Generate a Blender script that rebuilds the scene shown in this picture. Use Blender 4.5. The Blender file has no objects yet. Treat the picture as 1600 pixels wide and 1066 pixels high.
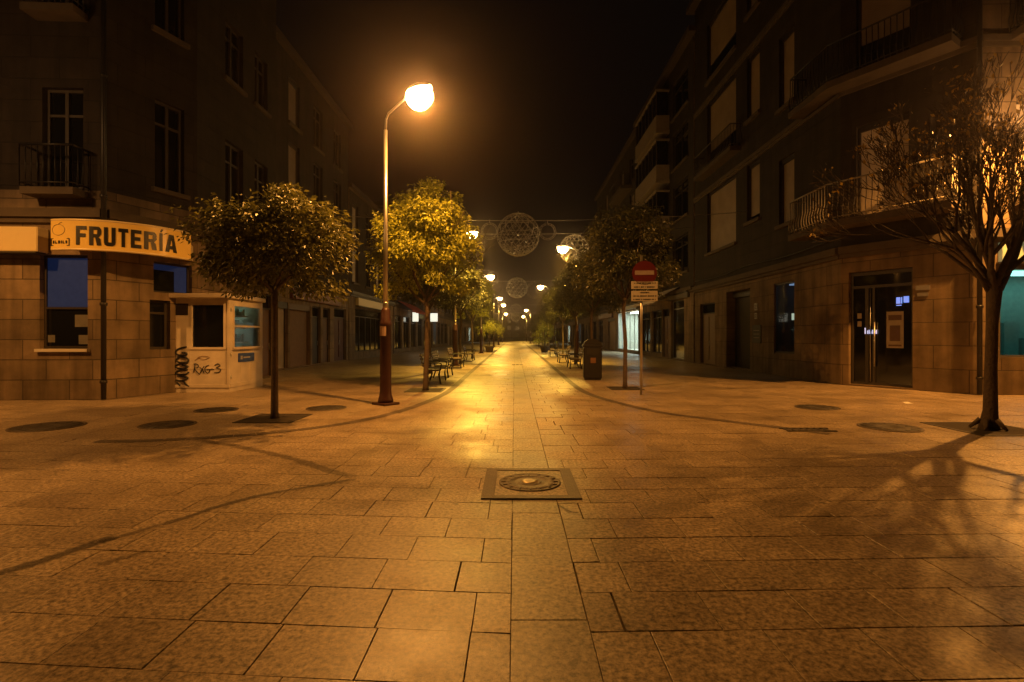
import bpy, math, random
from mathutils import Vector, Matrix

R = math.radians
random.seed(7)
scene = bpy.context.scene
COL = scene.collection
HZ, VX, F, H = 525.0, 804.0, 800.0, 1.5       # measured perspective of the street (camera height 1.5 m, 18 mm lens)


def gp(px, py):
    d = H * F / (py - HZ)
    return ((px - VX) * d / F, d)


def zy(py, d):
    return H + (HZ - py) * d / F


# ------------------------------------------------------------------ materials
MATS = {}


def nmat(name):
    m = bpy.data.materials.new(name)
    m.use_nodes = True
    nt = m.node_tree
    b = nt.nodes['Principled BSDF']
    MATS[name] = m
    return m, nt, b


def simple(name, col, rough=0.6, metal=0.0, var=0.25, scale=8.0, bump=0.0, emit=None, estr=0.0, spec=None, bscale=None):
    m, nt, b = nmat(name)
    tc = nt.nodes.new('ShaderNodeTexCoord')
    n = nt.nodes.new('ShaderNodeTexNoise')
    n.inputs['Scale'].default_value = scale
    n.inputs['Detail'].default_value = 6
    nt.links.new(tc.outputs['Object'], n.inputs['Vector'])
    mx = nt.nodes.new('ShaderNodeMix')
    mx.data_type = 'RGBA'
    mx.inputs[6].default_value = (col[0] * (1 - var), col[1] * (1 - var), col[2] * (1 - var), 1)
    mx.inputs[7].default_value = (min(1, col[0] * (1 + var)), min(1, col[1] * (1 + var)), min(1, col[2] * (1 + var)), 1)
    nt.links.new(n.outputs['Fac'], mx.inputs[0])
    nt.links.new(mx.outputs[2], b.inputs['Base Color'])
    b.inputs['Roughness'].default_value = rough
    b.inputs['Metallic'].default_value = metal
    if spec is not None:
        b.inputs['Specular IOR Level'].default_value = spec
    if bump:
        bp = nt.nodes.new('ShaderNodeBump')
        bp.inputs['Strength'].default_value = bump
        bp.inputs['Distance'].default_value = 0.02
        n2 = nt.nodes.new('ShaderNodeTexNoise')
        n2.inputs['Scale'].default_value = bscale or scale * 4
        n2.inputs['Detail'].default_value = 8
        nt.links.new(tc.outputs['Object'], n2.inputs['Vector'])
        nt.links.new(n2.outputs['Fac'], bp.inputs['Height'])
        nt.links.new(bp.outputs['Normal'], b.inputs['Normal'])
    if emit:
        b.inputs['Emission Color'].default_value = (*emit, 1)
        b.inputs['Emission Strength'].default_value = estr
    return m


def masonry(name, col, mortar, bw, bh, var=0.27, rough=0.85, off=0.5, msize=0.012):
    """stone blocks laid in courses, over a UV map in metres, with grime"""
    m, nt, b = nmat(name)
    L = nt.links
    uv = nt.nodes.new('ShaderNodeUVMap')
    br = nt.nodes.new('ShaderNodeTexBrick')
    br.offset = off
    br.inputs['Scale'].default_value = 1.0
    br.inputs['Brick Width'].default_value = bw
    br.inputs['Row Height'].default_value = bh
    br.inputs['Mortar Size'].default_value = msize
    br.inputs['Mortar Smooth'].default_value = 0.3
    br.inputs['Color1'].default_value = (*[c * (1 - var) for c in col], 1)
    br.inputs['Color2'].default_value = (*[c * (1 + var) for c in col], 1)
    br.inputs['Mortar'].default_value = (*mortar, 1)
    L.new(uv.outputs['UV'], br.inputs['Vector'])
    n = nt.nodes.new('ShaderNodeTexNoise')
    n.inputs['Scale'].default_value = 1.3
    n.inputs['Detail'].default_value = 9
    n.inputs['Roughness'].default_value = 0.65
    L.new(uv.outputs['UV'], n.inputs['Vector'])
    mp = nt.nodes.new('ShaderNodeMapRange')
    mp.inputs[1].default_value = 0.3
    mp.inputs[2].default_value = 0.7
    mp.inputs[3].default_value = 0.55
    mp.inputs[4].default_value = 1.15
    L.new(n.outputs['Fac'], mp.inputs[0])
    mu = nt.nodes.new('ShaderNodeMix')
    mu.data_type = 'RGBA'
    mu.blend_type = 'MULTIPLY'
    mu.inputs[0].default_value = 1
    mg = nt.nodes.new('ShaderNodeMapping')
    mg.inputs['Scale'].default_value = (2.2, .22, 1)
    L.new(uv.outputs['UV'], mg.inputs['Vector'])
    ns = nt.nodes.new('ShaderNodeTexNoise')
    ns.inputs['Scale'].default_value = 1.6
    ns.inputs['Detail'].default_value = 7
    L.new(mg.outputs[0], ns.inputs['Vector'])
    ms_ = nt.nodes.new('ShaderNodeMapRange')
    ms_.inputs[1].default_value = .38
    ms_.inputs[2].default_value = .58
    ms_.inputs[3].default_value = .74
    ms_.inputs[4].default_value = 1.1
    L.new(ns.outputs['Fac'], ms_.inputs[0])
    mk = nt.nodes.new('ShaderNodeMath')
    mk.operation = 'MULTIPLY'
    L.new(mp.outputs[0], mk.inputs[0]); L.new(ms_.outputs[0], mk.inputs[1])
    L.new(br.outputs['Color'], mu.inputs[6])
    L.new(mk.outputs[0], mu.inputs[7])
    L.new(mu.outputs[2], b.inputs['Base Color'])
    b.inputs['Roughness'].default_value = rough
    n2 = nt.nodes.new('ShaderNodeTexNoise')
    n2.inputs['Scale'].default_value = 40
    n2.inputs['Detail'].default_value = 6
    L.new(uv.outputs['UV'], n2.inputs['Vector'])
    ad = nt.nodes.new('ShaderNodeMath')
    ad.operation = 'MULTIPLY_ADD'
    ad.inputs[1].default_value = -1.0
    L.new(br.outputs['Fac'], ad.inputs[0])
    sc = nt.nodes.new('ShaderNodeMath')
    sc.operation = 'MULTIPLY'
    sc.inputs[1].default_value = 0.35
    L.new(n2.outputs['Fac'], sc.inputs[0])
    L.new(sc.outputs[0], ad.inputs[2])
    bp = nt.nodes.new('ShaderNodeBump')
    bp.inputs['Strength'].default_value = 0.7
    bp.inputs['Distance'].default_value = 0.02
    L.new(ad.outputs[0], bp.inputs['Height'])
    L.new(bp.outputs['Normal'], b.inputs['Normal'])
    return m


def paver_mat(name, col, var, rough0=0.31, rough1=0.54, speck=1.0):
    """granite slabs: every slab its own tone, speckled grain, worn polish, grime"""
    m, nt, b = nmat(name)
    L = nt.links
    tc = nt.nodes.new('ShaderNodeTexCoord')
    geo = nt.nodes.new('ShaderNodeNewGeometry')
    n1 = nt.nodes.new('ShaderNodeTexNoise')       # grain
    n1.inputs['Scale'].default_value = 32
    n1.inputs['Detail'].default_value = 9
    n1.inputs['Roughness'].default_value = 0.75
    n2 = nt.nodes.new('ShaderNodeTexNoise')       # blotches
    n2.inputs['Scale'].default_value = 0.9
    n2.inputs['Detail'].default_value = 8
    n2.inputs['Roughness'].default_value = 0.6
    n3 = nt.nodes.new('ShaderNodeTexNoise')       # spots
    n3.inputs['Scale'].default_value = 14
    n3.inputs['Detail'].default_value = 3
    for n in (n1, n2, n3):
        L.new(tc.outputs['Object'], n.inputs['Vector'])

    def rng(src, a, c, lo, hi):
        mp = nt.nodes.new('ShaderNodeMapRange')
        mp.inputs[1].default_value = a
        mp.inputs[2].default_value = c
        mp.inputs[3].default_value = lo
        mp.inputs[4].default_value = hi
        L.new(src, mp.inputs[0])
        return mp.outputs[0]

    def mul(a, c):
        k = nt.nodes.new('ShaderNodeMath')
        k.operation = 'MULTIPLY'
        L.new(a, k.inputs[0])
        L.new(c, k.inputs[1])
        return k.outputs[0]
    tone = rng(geo.outputs['Random Per Island'], 0, 1, 1 - var, 1 + var)
    grain = rng(n1.outputs['Fac'], 0.38, 0.62, 1 - 0.72 * speck, 1 + 0.72 * speck)
    blot = rng(n2.outputs['Fac'], 0.3, 0.7, 0.74, 1.16)
    spot = rng(n3.outputs['Fac'], 0.27, 0.36, 0.55, 1.0)
    vo = nt.nodes.new('ShaderNodeTexVoronoi')
    vo.inputs['Scale'].default_value = 2.6
    vo.inputs['Randomness'].default_value = 1
    nd = nt.nodes.new('ShaderNodeMixRGB')
    nd.inputs[0].default_value = .06
    L.new(tc.outputs['Object'], nd.inputs[1]); L.new(n3.outputs['Color'], nd.inputs[2])
    L.new(nd.outputs[0], vo.inputs['Vector'])
    gum = rng(vo.outputs['Distance'], 0.055, 0.085, 0.45, 1.0)
    n4 = nt.nodes.new('ShaderNodeTexNoise')
    n4.inputs['Scale'].default_value = 5.5
    n4.inputs['Detail'].default_value = 10
    n4.inputs['Roughness'].default_value = .7
    L.new(tc.outputs['Object'], n4.inputs['Vector'])
    dirt = rng(n4.outputs['Fac'], 0.34, 0.6, 0.82, 1.06)
    fac = mul(mul(mul(tone, grain), mul(blot, spot)), mul(gum, dirt))
    cm = nt.nodes.new('ShaderNodeMix')
    cm.data_type = 'RGBA'
    cm.blend_type = 'MULTIPLY'
    cm.inputs[0].default_value = 1
    cm.inputs[6].default_value = (*col, 1)
    L.new(fac, cm.inputs[7])
    L.new(cm.outputs[2], b.inputs['Base Color'])
    L.new(rng(n2.outputs['Fac'], 0.35, 0.65, rough0, rough1), b.inputs['Roughness'])
    bp = nt.nodes.new('ShaderNodeBump')
    bp.inputs['Strength'].default_value = 0.35
    bp.inputs['Distance'].default_value = 0.006
    L.new(n1.outputs['Fac'], bp.inputs['Height'])
    L.new(bp.outputs['Normal'], b.inputs['Normal'])
    return m


def slat_mat(name, col, pitch, rough=0.6):
    m, nt, b = nmat(name)
    L = nt.links
    tc = nt.nodes.new('ShaderNodeTexCoord')
    w = nt.nodes.new('ShaderNodeTexWave')
    w.bands_direction = 'Z'
    w.wave_profile = 'SAW'
    w.inputs['Scale'].default_value = 0.314 / pitch
    L.new(tc.outputs['Object'], w.inputs['Vector'])
    n = nt.nodes.new('ShaderNodeTexNoise')
    n.inputs['Scale'].default_value = 2.0
    n.inputs['Detail'].default_value = 8
    L.new(tc.outputs['Object'], n.inputs['Vector'])
    mx = nt.nodes.new('ShaderNodeMix')
    mx.data_type = 'RGBA'
    mx.inputs[6].default_value = (*[c * .65 for c in col], 1)
    mx.inputs[7].default_value = (*[min(1, c * 1.2) for c in col], 1)
    L.new(n.outputs['Fac'], mx.inputs[0])
    L.new(mx.outputs[2], b.inputs['Base Color'])
    b.inputs['Roughness'].default_value = rough
    bp = nt.nodes.new('ShaderNodeBump')
    bp.inputs['Strength'].default_value = 0.8
    bp.inputs['Distance'].default_value = 0.012
    L.new(w.outputs['Fac'], bp.inputs['Height'])
    L.new(bp.outputs['Normal'], b.inputs['Normal'])
    return m


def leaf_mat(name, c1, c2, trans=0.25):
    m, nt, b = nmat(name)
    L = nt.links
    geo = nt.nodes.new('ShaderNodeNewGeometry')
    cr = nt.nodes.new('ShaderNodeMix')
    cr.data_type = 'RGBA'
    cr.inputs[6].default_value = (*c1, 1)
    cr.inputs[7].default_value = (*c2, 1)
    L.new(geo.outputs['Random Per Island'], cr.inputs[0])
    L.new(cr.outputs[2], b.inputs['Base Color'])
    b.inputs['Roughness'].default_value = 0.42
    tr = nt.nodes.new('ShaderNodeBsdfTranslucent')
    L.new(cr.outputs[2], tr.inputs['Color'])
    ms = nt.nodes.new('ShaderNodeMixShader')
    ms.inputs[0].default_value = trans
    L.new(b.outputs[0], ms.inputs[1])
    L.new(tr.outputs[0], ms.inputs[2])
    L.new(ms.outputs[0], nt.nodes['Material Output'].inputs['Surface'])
    return m


def glass_bowl(name, col, s):
    """glowing lamp glass that lets the lamp inside shine through"""
    m, nt, b = nmat(name)
    em = nt.nodes.new('ShaderNodeEmission')
    em.inputs['Color'].default_value = (*col, 1)
    em.inputs['Strength'].default_value = s
    tr = nt.nodes.new('ShaderNodeBsdfTransparent')
    ad = nt.nodes.new('ShaderNodeAddShader')
    nt.links.new(em.outputs[0], ad.inputs[0]); nt.links.new(tr.outputs[0], ad.inputs[1])
    nt.links.new(ad.outputs[0], nt.nodes['Material Output'].inputs['Surface'])
    return m


def glow(name, col, s):
    m, nt, b = nmat(name)
    b.inputs['Base Color'].default_value = (.8, .8, .8, 1)
    b.inputs['Emission Color'].default_value = (*col, 1)
    b.inputs['Emission Strength'].default_value = s
    return m


def clear_glass(name, tint=(1, 1, 1)):
    m, nt, b = nmat(name)
    gl = nt.nodes.new('ShaderNodeBsdfGlossy')
    gl.inputs['Roughness'].default_value = 0.03
    tr = nt.nodes.new('ShaderNodeBsdfTransparent')
    tr.inputs['Color'].default_value = (*tint, 1)
    fr = nt.nodes.new('ShaderNodeFresnel')
    ms = nt.nodes.new('ShaderNodeMixShader')
    nt.links.new(fr.outputs[0], ms.inputs[0])
    nt.links.new(tr.outputs[0], ms.inputs[1])
    nt.links.new(gl.outputs[0], ms.inputs[2])
    nt.links.new(ms.outputs[0], nt.nodes['Material Output'].inputs['Surface'])
    return m


def streak_mat(name, col, strength):
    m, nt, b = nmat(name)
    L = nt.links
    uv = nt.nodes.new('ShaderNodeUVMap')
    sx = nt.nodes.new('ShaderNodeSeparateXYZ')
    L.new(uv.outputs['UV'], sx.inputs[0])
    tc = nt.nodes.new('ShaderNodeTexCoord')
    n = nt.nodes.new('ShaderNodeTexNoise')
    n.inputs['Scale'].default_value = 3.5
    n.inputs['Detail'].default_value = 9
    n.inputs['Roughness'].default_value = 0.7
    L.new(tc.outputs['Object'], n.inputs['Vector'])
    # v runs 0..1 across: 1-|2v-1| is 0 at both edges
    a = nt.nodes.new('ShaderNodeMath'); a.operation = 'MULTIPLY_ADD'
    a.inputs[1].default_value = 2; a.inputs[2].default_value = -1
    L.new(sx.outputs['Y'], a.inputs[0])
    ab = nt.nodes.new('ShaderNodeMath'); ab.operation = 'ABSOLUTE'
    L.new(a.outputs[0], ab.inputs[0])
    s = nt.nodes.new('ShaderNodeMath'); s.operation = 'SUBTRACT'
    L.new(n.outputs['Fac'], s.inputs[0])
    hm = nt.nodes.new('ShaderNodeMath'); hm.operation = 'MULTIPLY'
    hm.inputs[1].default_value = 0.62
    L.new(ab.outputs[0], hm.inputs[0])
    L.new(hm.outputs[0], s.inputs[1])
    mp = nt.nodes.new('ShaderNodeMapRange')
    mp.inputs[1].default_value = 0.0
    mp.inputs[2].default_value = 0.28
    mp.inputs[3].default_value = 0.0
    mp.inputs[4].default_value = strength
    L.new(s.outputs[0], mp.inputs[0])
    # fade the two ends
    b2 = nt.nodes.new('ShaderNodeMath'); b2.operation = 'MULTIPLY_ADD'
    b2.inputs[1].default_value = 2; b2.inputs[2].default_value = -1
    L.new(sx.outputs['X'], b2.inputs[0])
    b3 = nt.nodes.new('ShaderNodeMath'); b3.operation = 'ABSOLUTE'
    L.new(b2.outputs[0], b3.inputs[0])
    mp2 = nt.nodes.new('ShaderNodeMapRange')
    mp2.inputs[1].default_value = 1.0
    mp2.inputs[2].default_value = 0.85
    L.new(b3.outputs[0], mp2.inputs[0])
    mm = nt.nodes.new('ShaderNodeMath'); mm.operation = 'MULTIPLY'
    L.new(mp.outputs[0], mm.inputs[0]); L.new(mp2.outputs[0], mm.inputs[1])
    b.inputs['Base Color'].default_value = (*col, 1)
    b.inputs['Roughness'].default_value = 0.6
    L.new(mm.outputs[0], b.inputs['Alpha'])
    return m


PAVE = paver_mat('granite_slabs', (.315, .245, .165), 0.12)
STRIP = paver_mat('granite_strip', (.30, .245, .17), 0.06)
GUTTER = paver_mat('dark_setts', (.105, .08, .058), 0.2, .5, .75, .6)
BASE = simple('joint_mortar', (.035, .027, .02), .9)
ASPH = simple('far_paving', (.25, .205, .15), .5, var=.2, scale=2)
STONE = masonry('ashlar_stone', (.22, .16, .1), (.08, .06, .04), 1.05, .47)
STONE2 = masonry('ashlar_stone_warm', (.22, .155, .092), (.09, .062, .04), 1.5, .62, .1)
RENDERW = masonry('render_wall', (.06, .047, .037), (.05, .04, .032), 9.0, 3.2, .06, .9)  # darkened so upper storeys look unlit
RENDERD = masonry('render_wall_dark', (.045, .035, .028), (.036, .029, .023), 9.0, 3.2, .06, .9)  # darker still, shade of the upper storeys put into the colour
SHOPW = masonry('shopfront_render', (.26, .19, .125), (.12, .09, .06), 1.6, .8, .1)  # paler than the storeys above, as if lamplit
STONE_SHADED = masonry('shaded_stone', (.033, .024, .018), (.02, .015, .011), 1.3, .5, .12)  # stone darkened in colour to stand for dim upper storeys
TILEW = masonry('tiled_wall', (.24, .18, .12), (.1, .08, .06), .4, .2, .15, .6)
TRIM = simple('stone_trim', (.1, .077, .054), .85, bump=.3, var=.4, scale=3)
RAILW = simple('grubby_white_paint', (.3, .26, .2), .6, var=.35)
ROOFM = simple('roof_covering', (.08, .06, .05), .9)
GLASS = simple('night_glass', (.008, .009, .01), .06, var=.1, spec=.6)
CLEAR = clear_glass('clear_glass')
FRAMEW = simple('painted_frame', (.065, .053, .042), .55)
FRAMED = simple('dark_frame', (.035, .028, .022), .5)
ALU = simple('aluminium', (.42, .42, .42), .35, .85)
SHUT = slat_mat('roller_blind', (.31, .235, .165), .06)
SHUTW = slat_mat('pale_roller_blind', (.58, .49, .39), .06)
ROLL = slat_mat('metal_shutter', (.33, .25, .18), .1, .5)
WOOD = simple('brown_door', (.12, .065, .035), .5, scale=5)
WOODR = simple('red_door', (.075, .02, .014), .55, scale=6)
IRON = simple('cast_iron', (.05, .042, .036), .6, .3, bump=.6, scale=20)
IRONP = simple('painted_iron', (.02, .018, .017), .45)
IRONW = simple('worn_iron', (.1, .076, .055), .5, .25, var=.5, bump=.8, scale=16)
MOSAIC = paver_mat('cover_infill', (.24, .185, .13), .2, .4, .6, 1.0)
BRASS = simple('worn_centre', (.34, .26, .15), .4, .5)
GALV = simple('galvanised_pole', (.5, .47, .42), .32, .9, var=.12)
REDP = simple('oxblood_paint', (.04, .009, .006), .5, var=.2)
STICK = simple('paper_sticker', (.55, .4, .33), .8)
WHITEP = simple('white_paint', (.62, .57, .48), .55, var=.12, scale=3)
KPAINT = simple('kiosk_paint', (.6, .53, .44), .5, var=.4, scale=2.2, bump=.15)
CREAM = simple('cream_sign', (.72, .58, .3), .35, var=.05)
SIGNY = simple('fruit_sign_face', (.78, .56, .16), .2, var=.05)
BLACKL = simple('black_lettering', (.012, .011, .011), .4)
SPRAY = simple('spray_paint', (.015, .015, .018), .6)
BLUEP = simple('blue_panel', (.025, .05, .22), .3, emit=(.03, .11, .42), estr=.06, var=.35)
BLUEW = simple('blue_plaque', (.02, .04, .2), .4)
REDS = simple('red_sign', (.075, .006, .006), .4, var=.06)
PLATE = simple('sign_plate', (.36, .33, .29), .4, var=.06)
REDF = simple('red_awning', (.35, .06, .035), .8)
CANV = simple('pale_awning', (.6, .5, .4), .8)
BARK = simple('bark', (.085, .06, .042), .9, var=.6, scale=9, bump=1.0, bscale=30)
BARKD = simple('bark_dark', (.06, .043, .032), .9, var=.6, scale=9, bump=1.0, bscale=30)
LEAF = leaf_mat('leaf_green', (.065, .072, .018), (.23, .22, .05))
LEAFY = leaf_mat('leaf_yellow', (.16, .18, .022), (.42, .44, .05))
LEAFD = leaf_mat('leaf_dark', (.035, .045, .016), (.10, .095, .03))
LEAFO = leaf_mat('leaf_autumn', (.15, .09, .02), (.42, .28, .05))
SOIL = simple('tree_pit_soil', (.04, .03, .022), .95, bump=.8, scale=15)
TINSEL = simple('garland_wire', (.35, .32, .28), .4, .5)
TINSELB = simple('garland_tinsel', (.9, .87, .82), .25, .4)
PAPER = simple('paper', (.8, .78, .74), .8)
BINM = simple('bin_shell', (.012, .010, .0095), .45)
ORANGE = simple('orange_label', (.16, .075, .035), .5)
PLANK = simple('bench_plank', (.11, .07, .04), .55, scale=6)
BULB = glass_bowl('lamp_bowl_glow', (1, .5, .17), 52)
BULBY = glass_bowl('lamp_bowl_yellow', (1, .6, .2), 55)
WHITEGLOW = glow('lit_white_sign', (.9, .9, .72), 1.1)
SHOPGLOW = glow('shop_ceiling_light', (.85, 1, .88), 22)
SHOPGLOWB = glow('blue_ceiling_light', (.5, .75, 1), .8)
TEALGLOW = glow('teal_tube', (.3, .85, .75), 2.2)
BLUELED = glow('blue_led', (.06, .3, 1), .9)
WHITELED = glow('white_led', (.45, .6, 1), .8)
ROOMW = simple('shop_room', (.55, .58, .52), .7)
ROOMD = simple('dark_room', (.04, .038, .035), .8)
POSTER = simple('poster_paper', (.32, .27, .22), .6)
STREAK = streak_mat('dark_streak', (.03, .02, .014), .6)
STREAKF = streak_mat('faint_streak', (.05, .035, .022), .4)


# ------------------------------------------------------------------ builders
class Frame:
    """local frame: u along a wall, v outward, z up"""
    def __init__(self, a, t):
        self.a = Vector((a[0], a[1])); self.t = Vector(t).normalized(); self.n = Vector((self.t.y, -self.t.x))

    def p(self, u, v, z):
        q = self.a + self.t * u + self.n * v
        return (q.x, q.y, z)


WORLD = Frame((0, 0), (1, 0))          # u = x, v = -y


class MB:
    def __init__(self):
        self.v = []; self.f = []; self.uv = []; self.sm = []

    def face(self, pts, uvs=None, smooth=False):
        i = len(self.v)
        self.v.extend(pts)
        self.f.append(tuple(range(i, i + len(pts))))
        self.uv.append(uvs); self.sm.append(smooth)

    def raw(self, vs, fs, smooth=False):
        i = len(self.v)
        self.v.extend([tuple(q) for q in vs])
        for f in fs:
            self.f.append(tuple(k + i for k in f)); self.uv.append(None); self.sm.append(smooth)
        return self

    def box(self, x0, x1, y0, y1, z0, z1, fr=None, bev=0.0):
        if fr is None:
            P = lambda x, y, z: (x, y, z)
        else:
            P = fr.p
        if bev:
            b = min(bev, abs(x1 - x0) * .45, abs(y1 - y0) * .45, abs(z1 - z0) * .45)
            vs = []
            for z, s in ((z0, b), (z0 + b, 0), (z1 - b, 0), (z1, b)):
                k = b - s if s else 0
                for (x, y, ox, oy) in ((x0, y0, 1, 0), (x0, y0, 0, 1), (x0, y1, 0, -1), (x0, y1, 1, 0), (x1, y1, -1, 0), (x1, y1, 0, -1), (x1, y0, 0, 1), (x1, y0, -1, 0)):
                    sx = 1 if x == x0 else -1
                    sy = 1 if y == y0 else -1
                    if s:
                        vs.append(P(x + sx * b, y + sy * b, z) if False else P(x + sx * (b if ox else b * .5), y + sy * (b if oy else b * .5), z))
                    else:
                        vs.append(P(x + ox * b, y + oy * b, z))
            fs = [tuple(range(7, -1, -1)), tuple(range(24, 32))]
            for r in range(3):
                for k in range(8):
                    fs.append((r * 8 + k, r * 8 + (k + 1) % 8, r * 8 + 8 + (k + 1) % 8, r * 8 + 8 + k))
            return self.raw(vs, fs)
        vs = [P(x, y, z) for z in (z0, z1) for (x, y) in ((x0, y0), (x1, y0), (x1, y1), (x0, y1))]
        return self.raw(vs, [(3, 2, 1, 0), (4, 5, 6, 7), (0, 1, 5, 4), (1, 2, 6, 5), (2, 3, 7, 6), (3, 0, 4, 7)])

    def prism(self, pts, z0, z1):
        n = len(pts)
        vs = [(p[0], p[1], z0) for p in pts] + [(p[0], p[1], z1) for p in pts]
        fs = [tuple(range(n - 1, -1, -1)), tuple(range(n, 2 * n))]
        fs += [(i, (i + 1) % n, n + (i + 1) % n, n + i) for i in range(n)]
        return self.raw(vs, fs)

    def tube(self, pts, radii, n=8, cap=True, smooth=True):
        pts = [Vector(p) for p in pts]
        if not isinstance(radii, (list, tuple)):
            radii = [radii] * len(pts)
        vs = []
        d0 = (pts[1] - pts[0]).normalized()
        ref = Vector((1, 0, 0)) if abs(d0.x) < .8 else Vector((0, 1, 0))
        for i, p in enumerate(pts):
            d = (pts[min(i + 1, len(pts) - 1)] - pts[max(i - 1, 0)])
            d = d.normalized() if d.length > 1e-9 else d0
            a = d.cross(ref)
            a = a.normalized() if a.length > 1e-6 else Vector((0, 1, 0))
            b = d.cross(a)
            ref = -a.cross(d) if False else ref
            for k in range(n):
                th = 2 * math.pi * k / n
                vs.append(p + (a * math.cos(th) + b * math.sin(th)) * radii[i])
        fs = []
        for i in range(len(pts) - 1):
            for k in range(n):
                fs.append((i * n + k, i * n + (k + 1) % n, (i + 1) * n + (k + 1) % n, (i + 1) * n + k))
        if cap:
            fs.append(tuple(range(n - 1, -1, -1)))
            fs.append(tuple(range((len(pts) - 1) * n, len(pts) * n)))
        return self.raw(vs, fs, smooth)

    def lathe(self, prof, n=20, c=(0, 0, 0), smooth=True, sx=1, sy=1):
        vs = []
        for r, z in prof:
            for k in range(n):
                th = 2 * math.pi * k / n
                vs.append((c[0] + r * math.cos(th) * sx, c[1] + r * math.sin(th) * sy, c[2] + z))
        fs = []
        for i in range(len(prof) - 1):
            for k in range(n):
                fs.append((i * n + k, i * n + (k + 1) % n, (i + 1) * n + (k + 1) % n, (i + 1) * n + k))
        fs.append(tuple(range(n - 1, -1, -1)))
        fs.append(tuple(range((len(prof) - 1) * n, len(prof) * n)))
        return self.raw(vs, fs, smooth)

    def build(self, name, mat, parent=None, uv=False):
        me = bpy.data.meshes.new(name)
        me.from_pydata(self.v, [], self.f)
        me.materials.append(mat)
        me.polygons.foreach_set('use_smooth', self.sm)
        if uv:
            l = me.uv_layers.new(name='UVMap')
            i = 0
            for f, u in zip(self.f, self.uv):
                for k in range(len(f)):
                    l.data[i].uv = u[k] if u else (0, 0)
                    i += 1
        me.update()
        o = bpy.data.objects.new(name, me)
        COL.objects.link(o)
        if parent is not None:
            o.parent = parent
        return o


def tag(o, label=None, cat=None, group=None, kind=None):
    for k, v in (('label', label), ('category', cat), ('group', group), ('kind', kind)):
        if v:
            o[k] = v
    return o


def thing(name, label, cat, loc=(0, 0, 0), rz=0, group=None):
    o = bpy.data.objects.new(name, None)
    COL.objects.link(o)
    o.empty_display_size = .2
    o.location = loc
    o.rotation_euler = (0, 0, rz)
    return tag(o, label, cat, group)


def dup(root, loc, rz=0, label=None, scale=None):
    def cp(o, par):
        c = o.copy()
        COL.objects.link(c)
        if par is not None:
            c.parent = par
        for ch in list(o.children):
            cp(ch, c)
        return c
    r = cp(root, None)
    r.location = loc
    r.rotation_euler = (0, 0, rz)
    if label:
        r['label'] = label
    if scale:
        r.scale = scale
    return r


def text_polys(s, size, offset=0.0, xs=1.0):
    cu = bpy.data.curves.new('lettering_outline', 'FONT')
    cu.body = s
    cu.size = size
    cu.offset = offset
    cu.resolution_u = 3
    ob = bpy.data.objects.new('lettering_outline', cu)
    COL.objects.link(ob)
    dg = bpy.context.evaluated_depsgraph_get()
    me = ob.evaluated_get(dg).to_mesh()
    vs = [(v.co.x * xs, v.co.y) for v in me.vertices]
    fs = [tuple(p.vertices) for p in me.polygons]
    ob.evaluated_get(dg).to_mesh_clear()
    bpy.data.objects.remove(ob)
    bpy.data.curves.remove(cu)
    x0 = min(v[0] for v in vs); x1 = max(v[0] for v in vs)
    y0 = min(v[1] for v in vs); y1 = max(v[1] for v in vs)
    return [((v[0] - x0) / (x1 - x0), (v[1] - y0) / (y1 - y0)) for v in vs], fs


# ------------------------------------------------------------------ ground
g = MB()
g.face([(-400, -60, -.03), (400, -60, -.03), (400, 700, -.03), (-400, 700, -.03)])
tag(g.build('ground', BASE), kind='structure')


def slab(mb, x0, x1, y0, y1, shear, gap=.0045, dz=0.0, tilt=0.0, bev=.0015):
    """one paving slab, its top edge slightly rounded; rows follow y + shear*|x|"""
    j = lambda s: random.uniform(-s, s)
    g0, g1, g2, g3 = [max(.0012, gap + j(.002)) + (random.uniform(.002, .005) if random.random() < .06 else 0) for _ in range(4)]
    xa, xb, ya, yb = x0 + g0, x1 - g1, y0 + g2, y1 - g3
    if xb - xa < .03:
        return
    cs = [(xa, ya), (xb, ya), (xb, yb), (xa, yb)]
    ci = [(cs[0][0] + bev, cs[0][1] + bev), (cs[1][0] - bev, cs[1][1] + bev), (cs[2][0] - bev, cs[2][1] - bev), (cs[3][0] + bev, cs[3][1] - bev)]
    zt = dz + j(.0012)
    tx = j(.0012)
    w = lambda p, z: (p[0], p[1] + shear * abs(p[0]), z)
    vs = [w(p, -.028) for p in cs] + [w(p, zt - .0015) for p in cs] + [w(p, zt + (tx if i in (1, 2) else -tx)) for i, p in enumerate(ci)]
    fs = [(8, 9, 10, 11)]
    for k in range(4):
        m = (k + 1) % 4
        fs.append((k, m, 4 + m, 4 + k)); fs.append((4 + k, 4 + m, 8 + m, 8 + k))
    mb.raw(vs, fs)


pv = MB()
rows = int((62 - .3) / .4)
for side in (-1, 1):
    sh = .072 if side < 0 else .028
    edge = 0.02 if side < 0 else .385
    for r in range(rows):
        y0 = -.62 + r * .4
        y1 = y0 + .4
        lim = 24 if y0 < 14 else 11.2
        if y0 > 30:
            lim = 10.6
        x = edge
        w = random.choice((.2, .27, .33, .42, .5)) if side < 0 else random.choice((.18, .3, .38, .5))
        while x < lim:
            x2 = x + w
            if x2 > .1:
                a, b = (x, x2) if side > 0 else (-x2, -x)
                slab(pv, a, b, y0, y1, sh, gap=.0024 if side < 0 else .0036, dz=0 if side < 0 else random.uniform(-.002, .001))
            x = x2
            w = random.choice((.5, .5, .5, .52, .48, .58)) * (1.0 if y0 < 30 else 2)
tag(pv.build('pavement', PAVE), kind='structure')
st = MB()
y = -.5
while y < 62:
    l = random.choice((.8, .8, .84, .76)) if y > 0 else .8
    slab(st, -.02, .385, y, y + l, 0, gap=.0025)
    y += l
tag(st.build('paving_strip', STRIP), kind='structure')
fr = MB()
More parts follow.
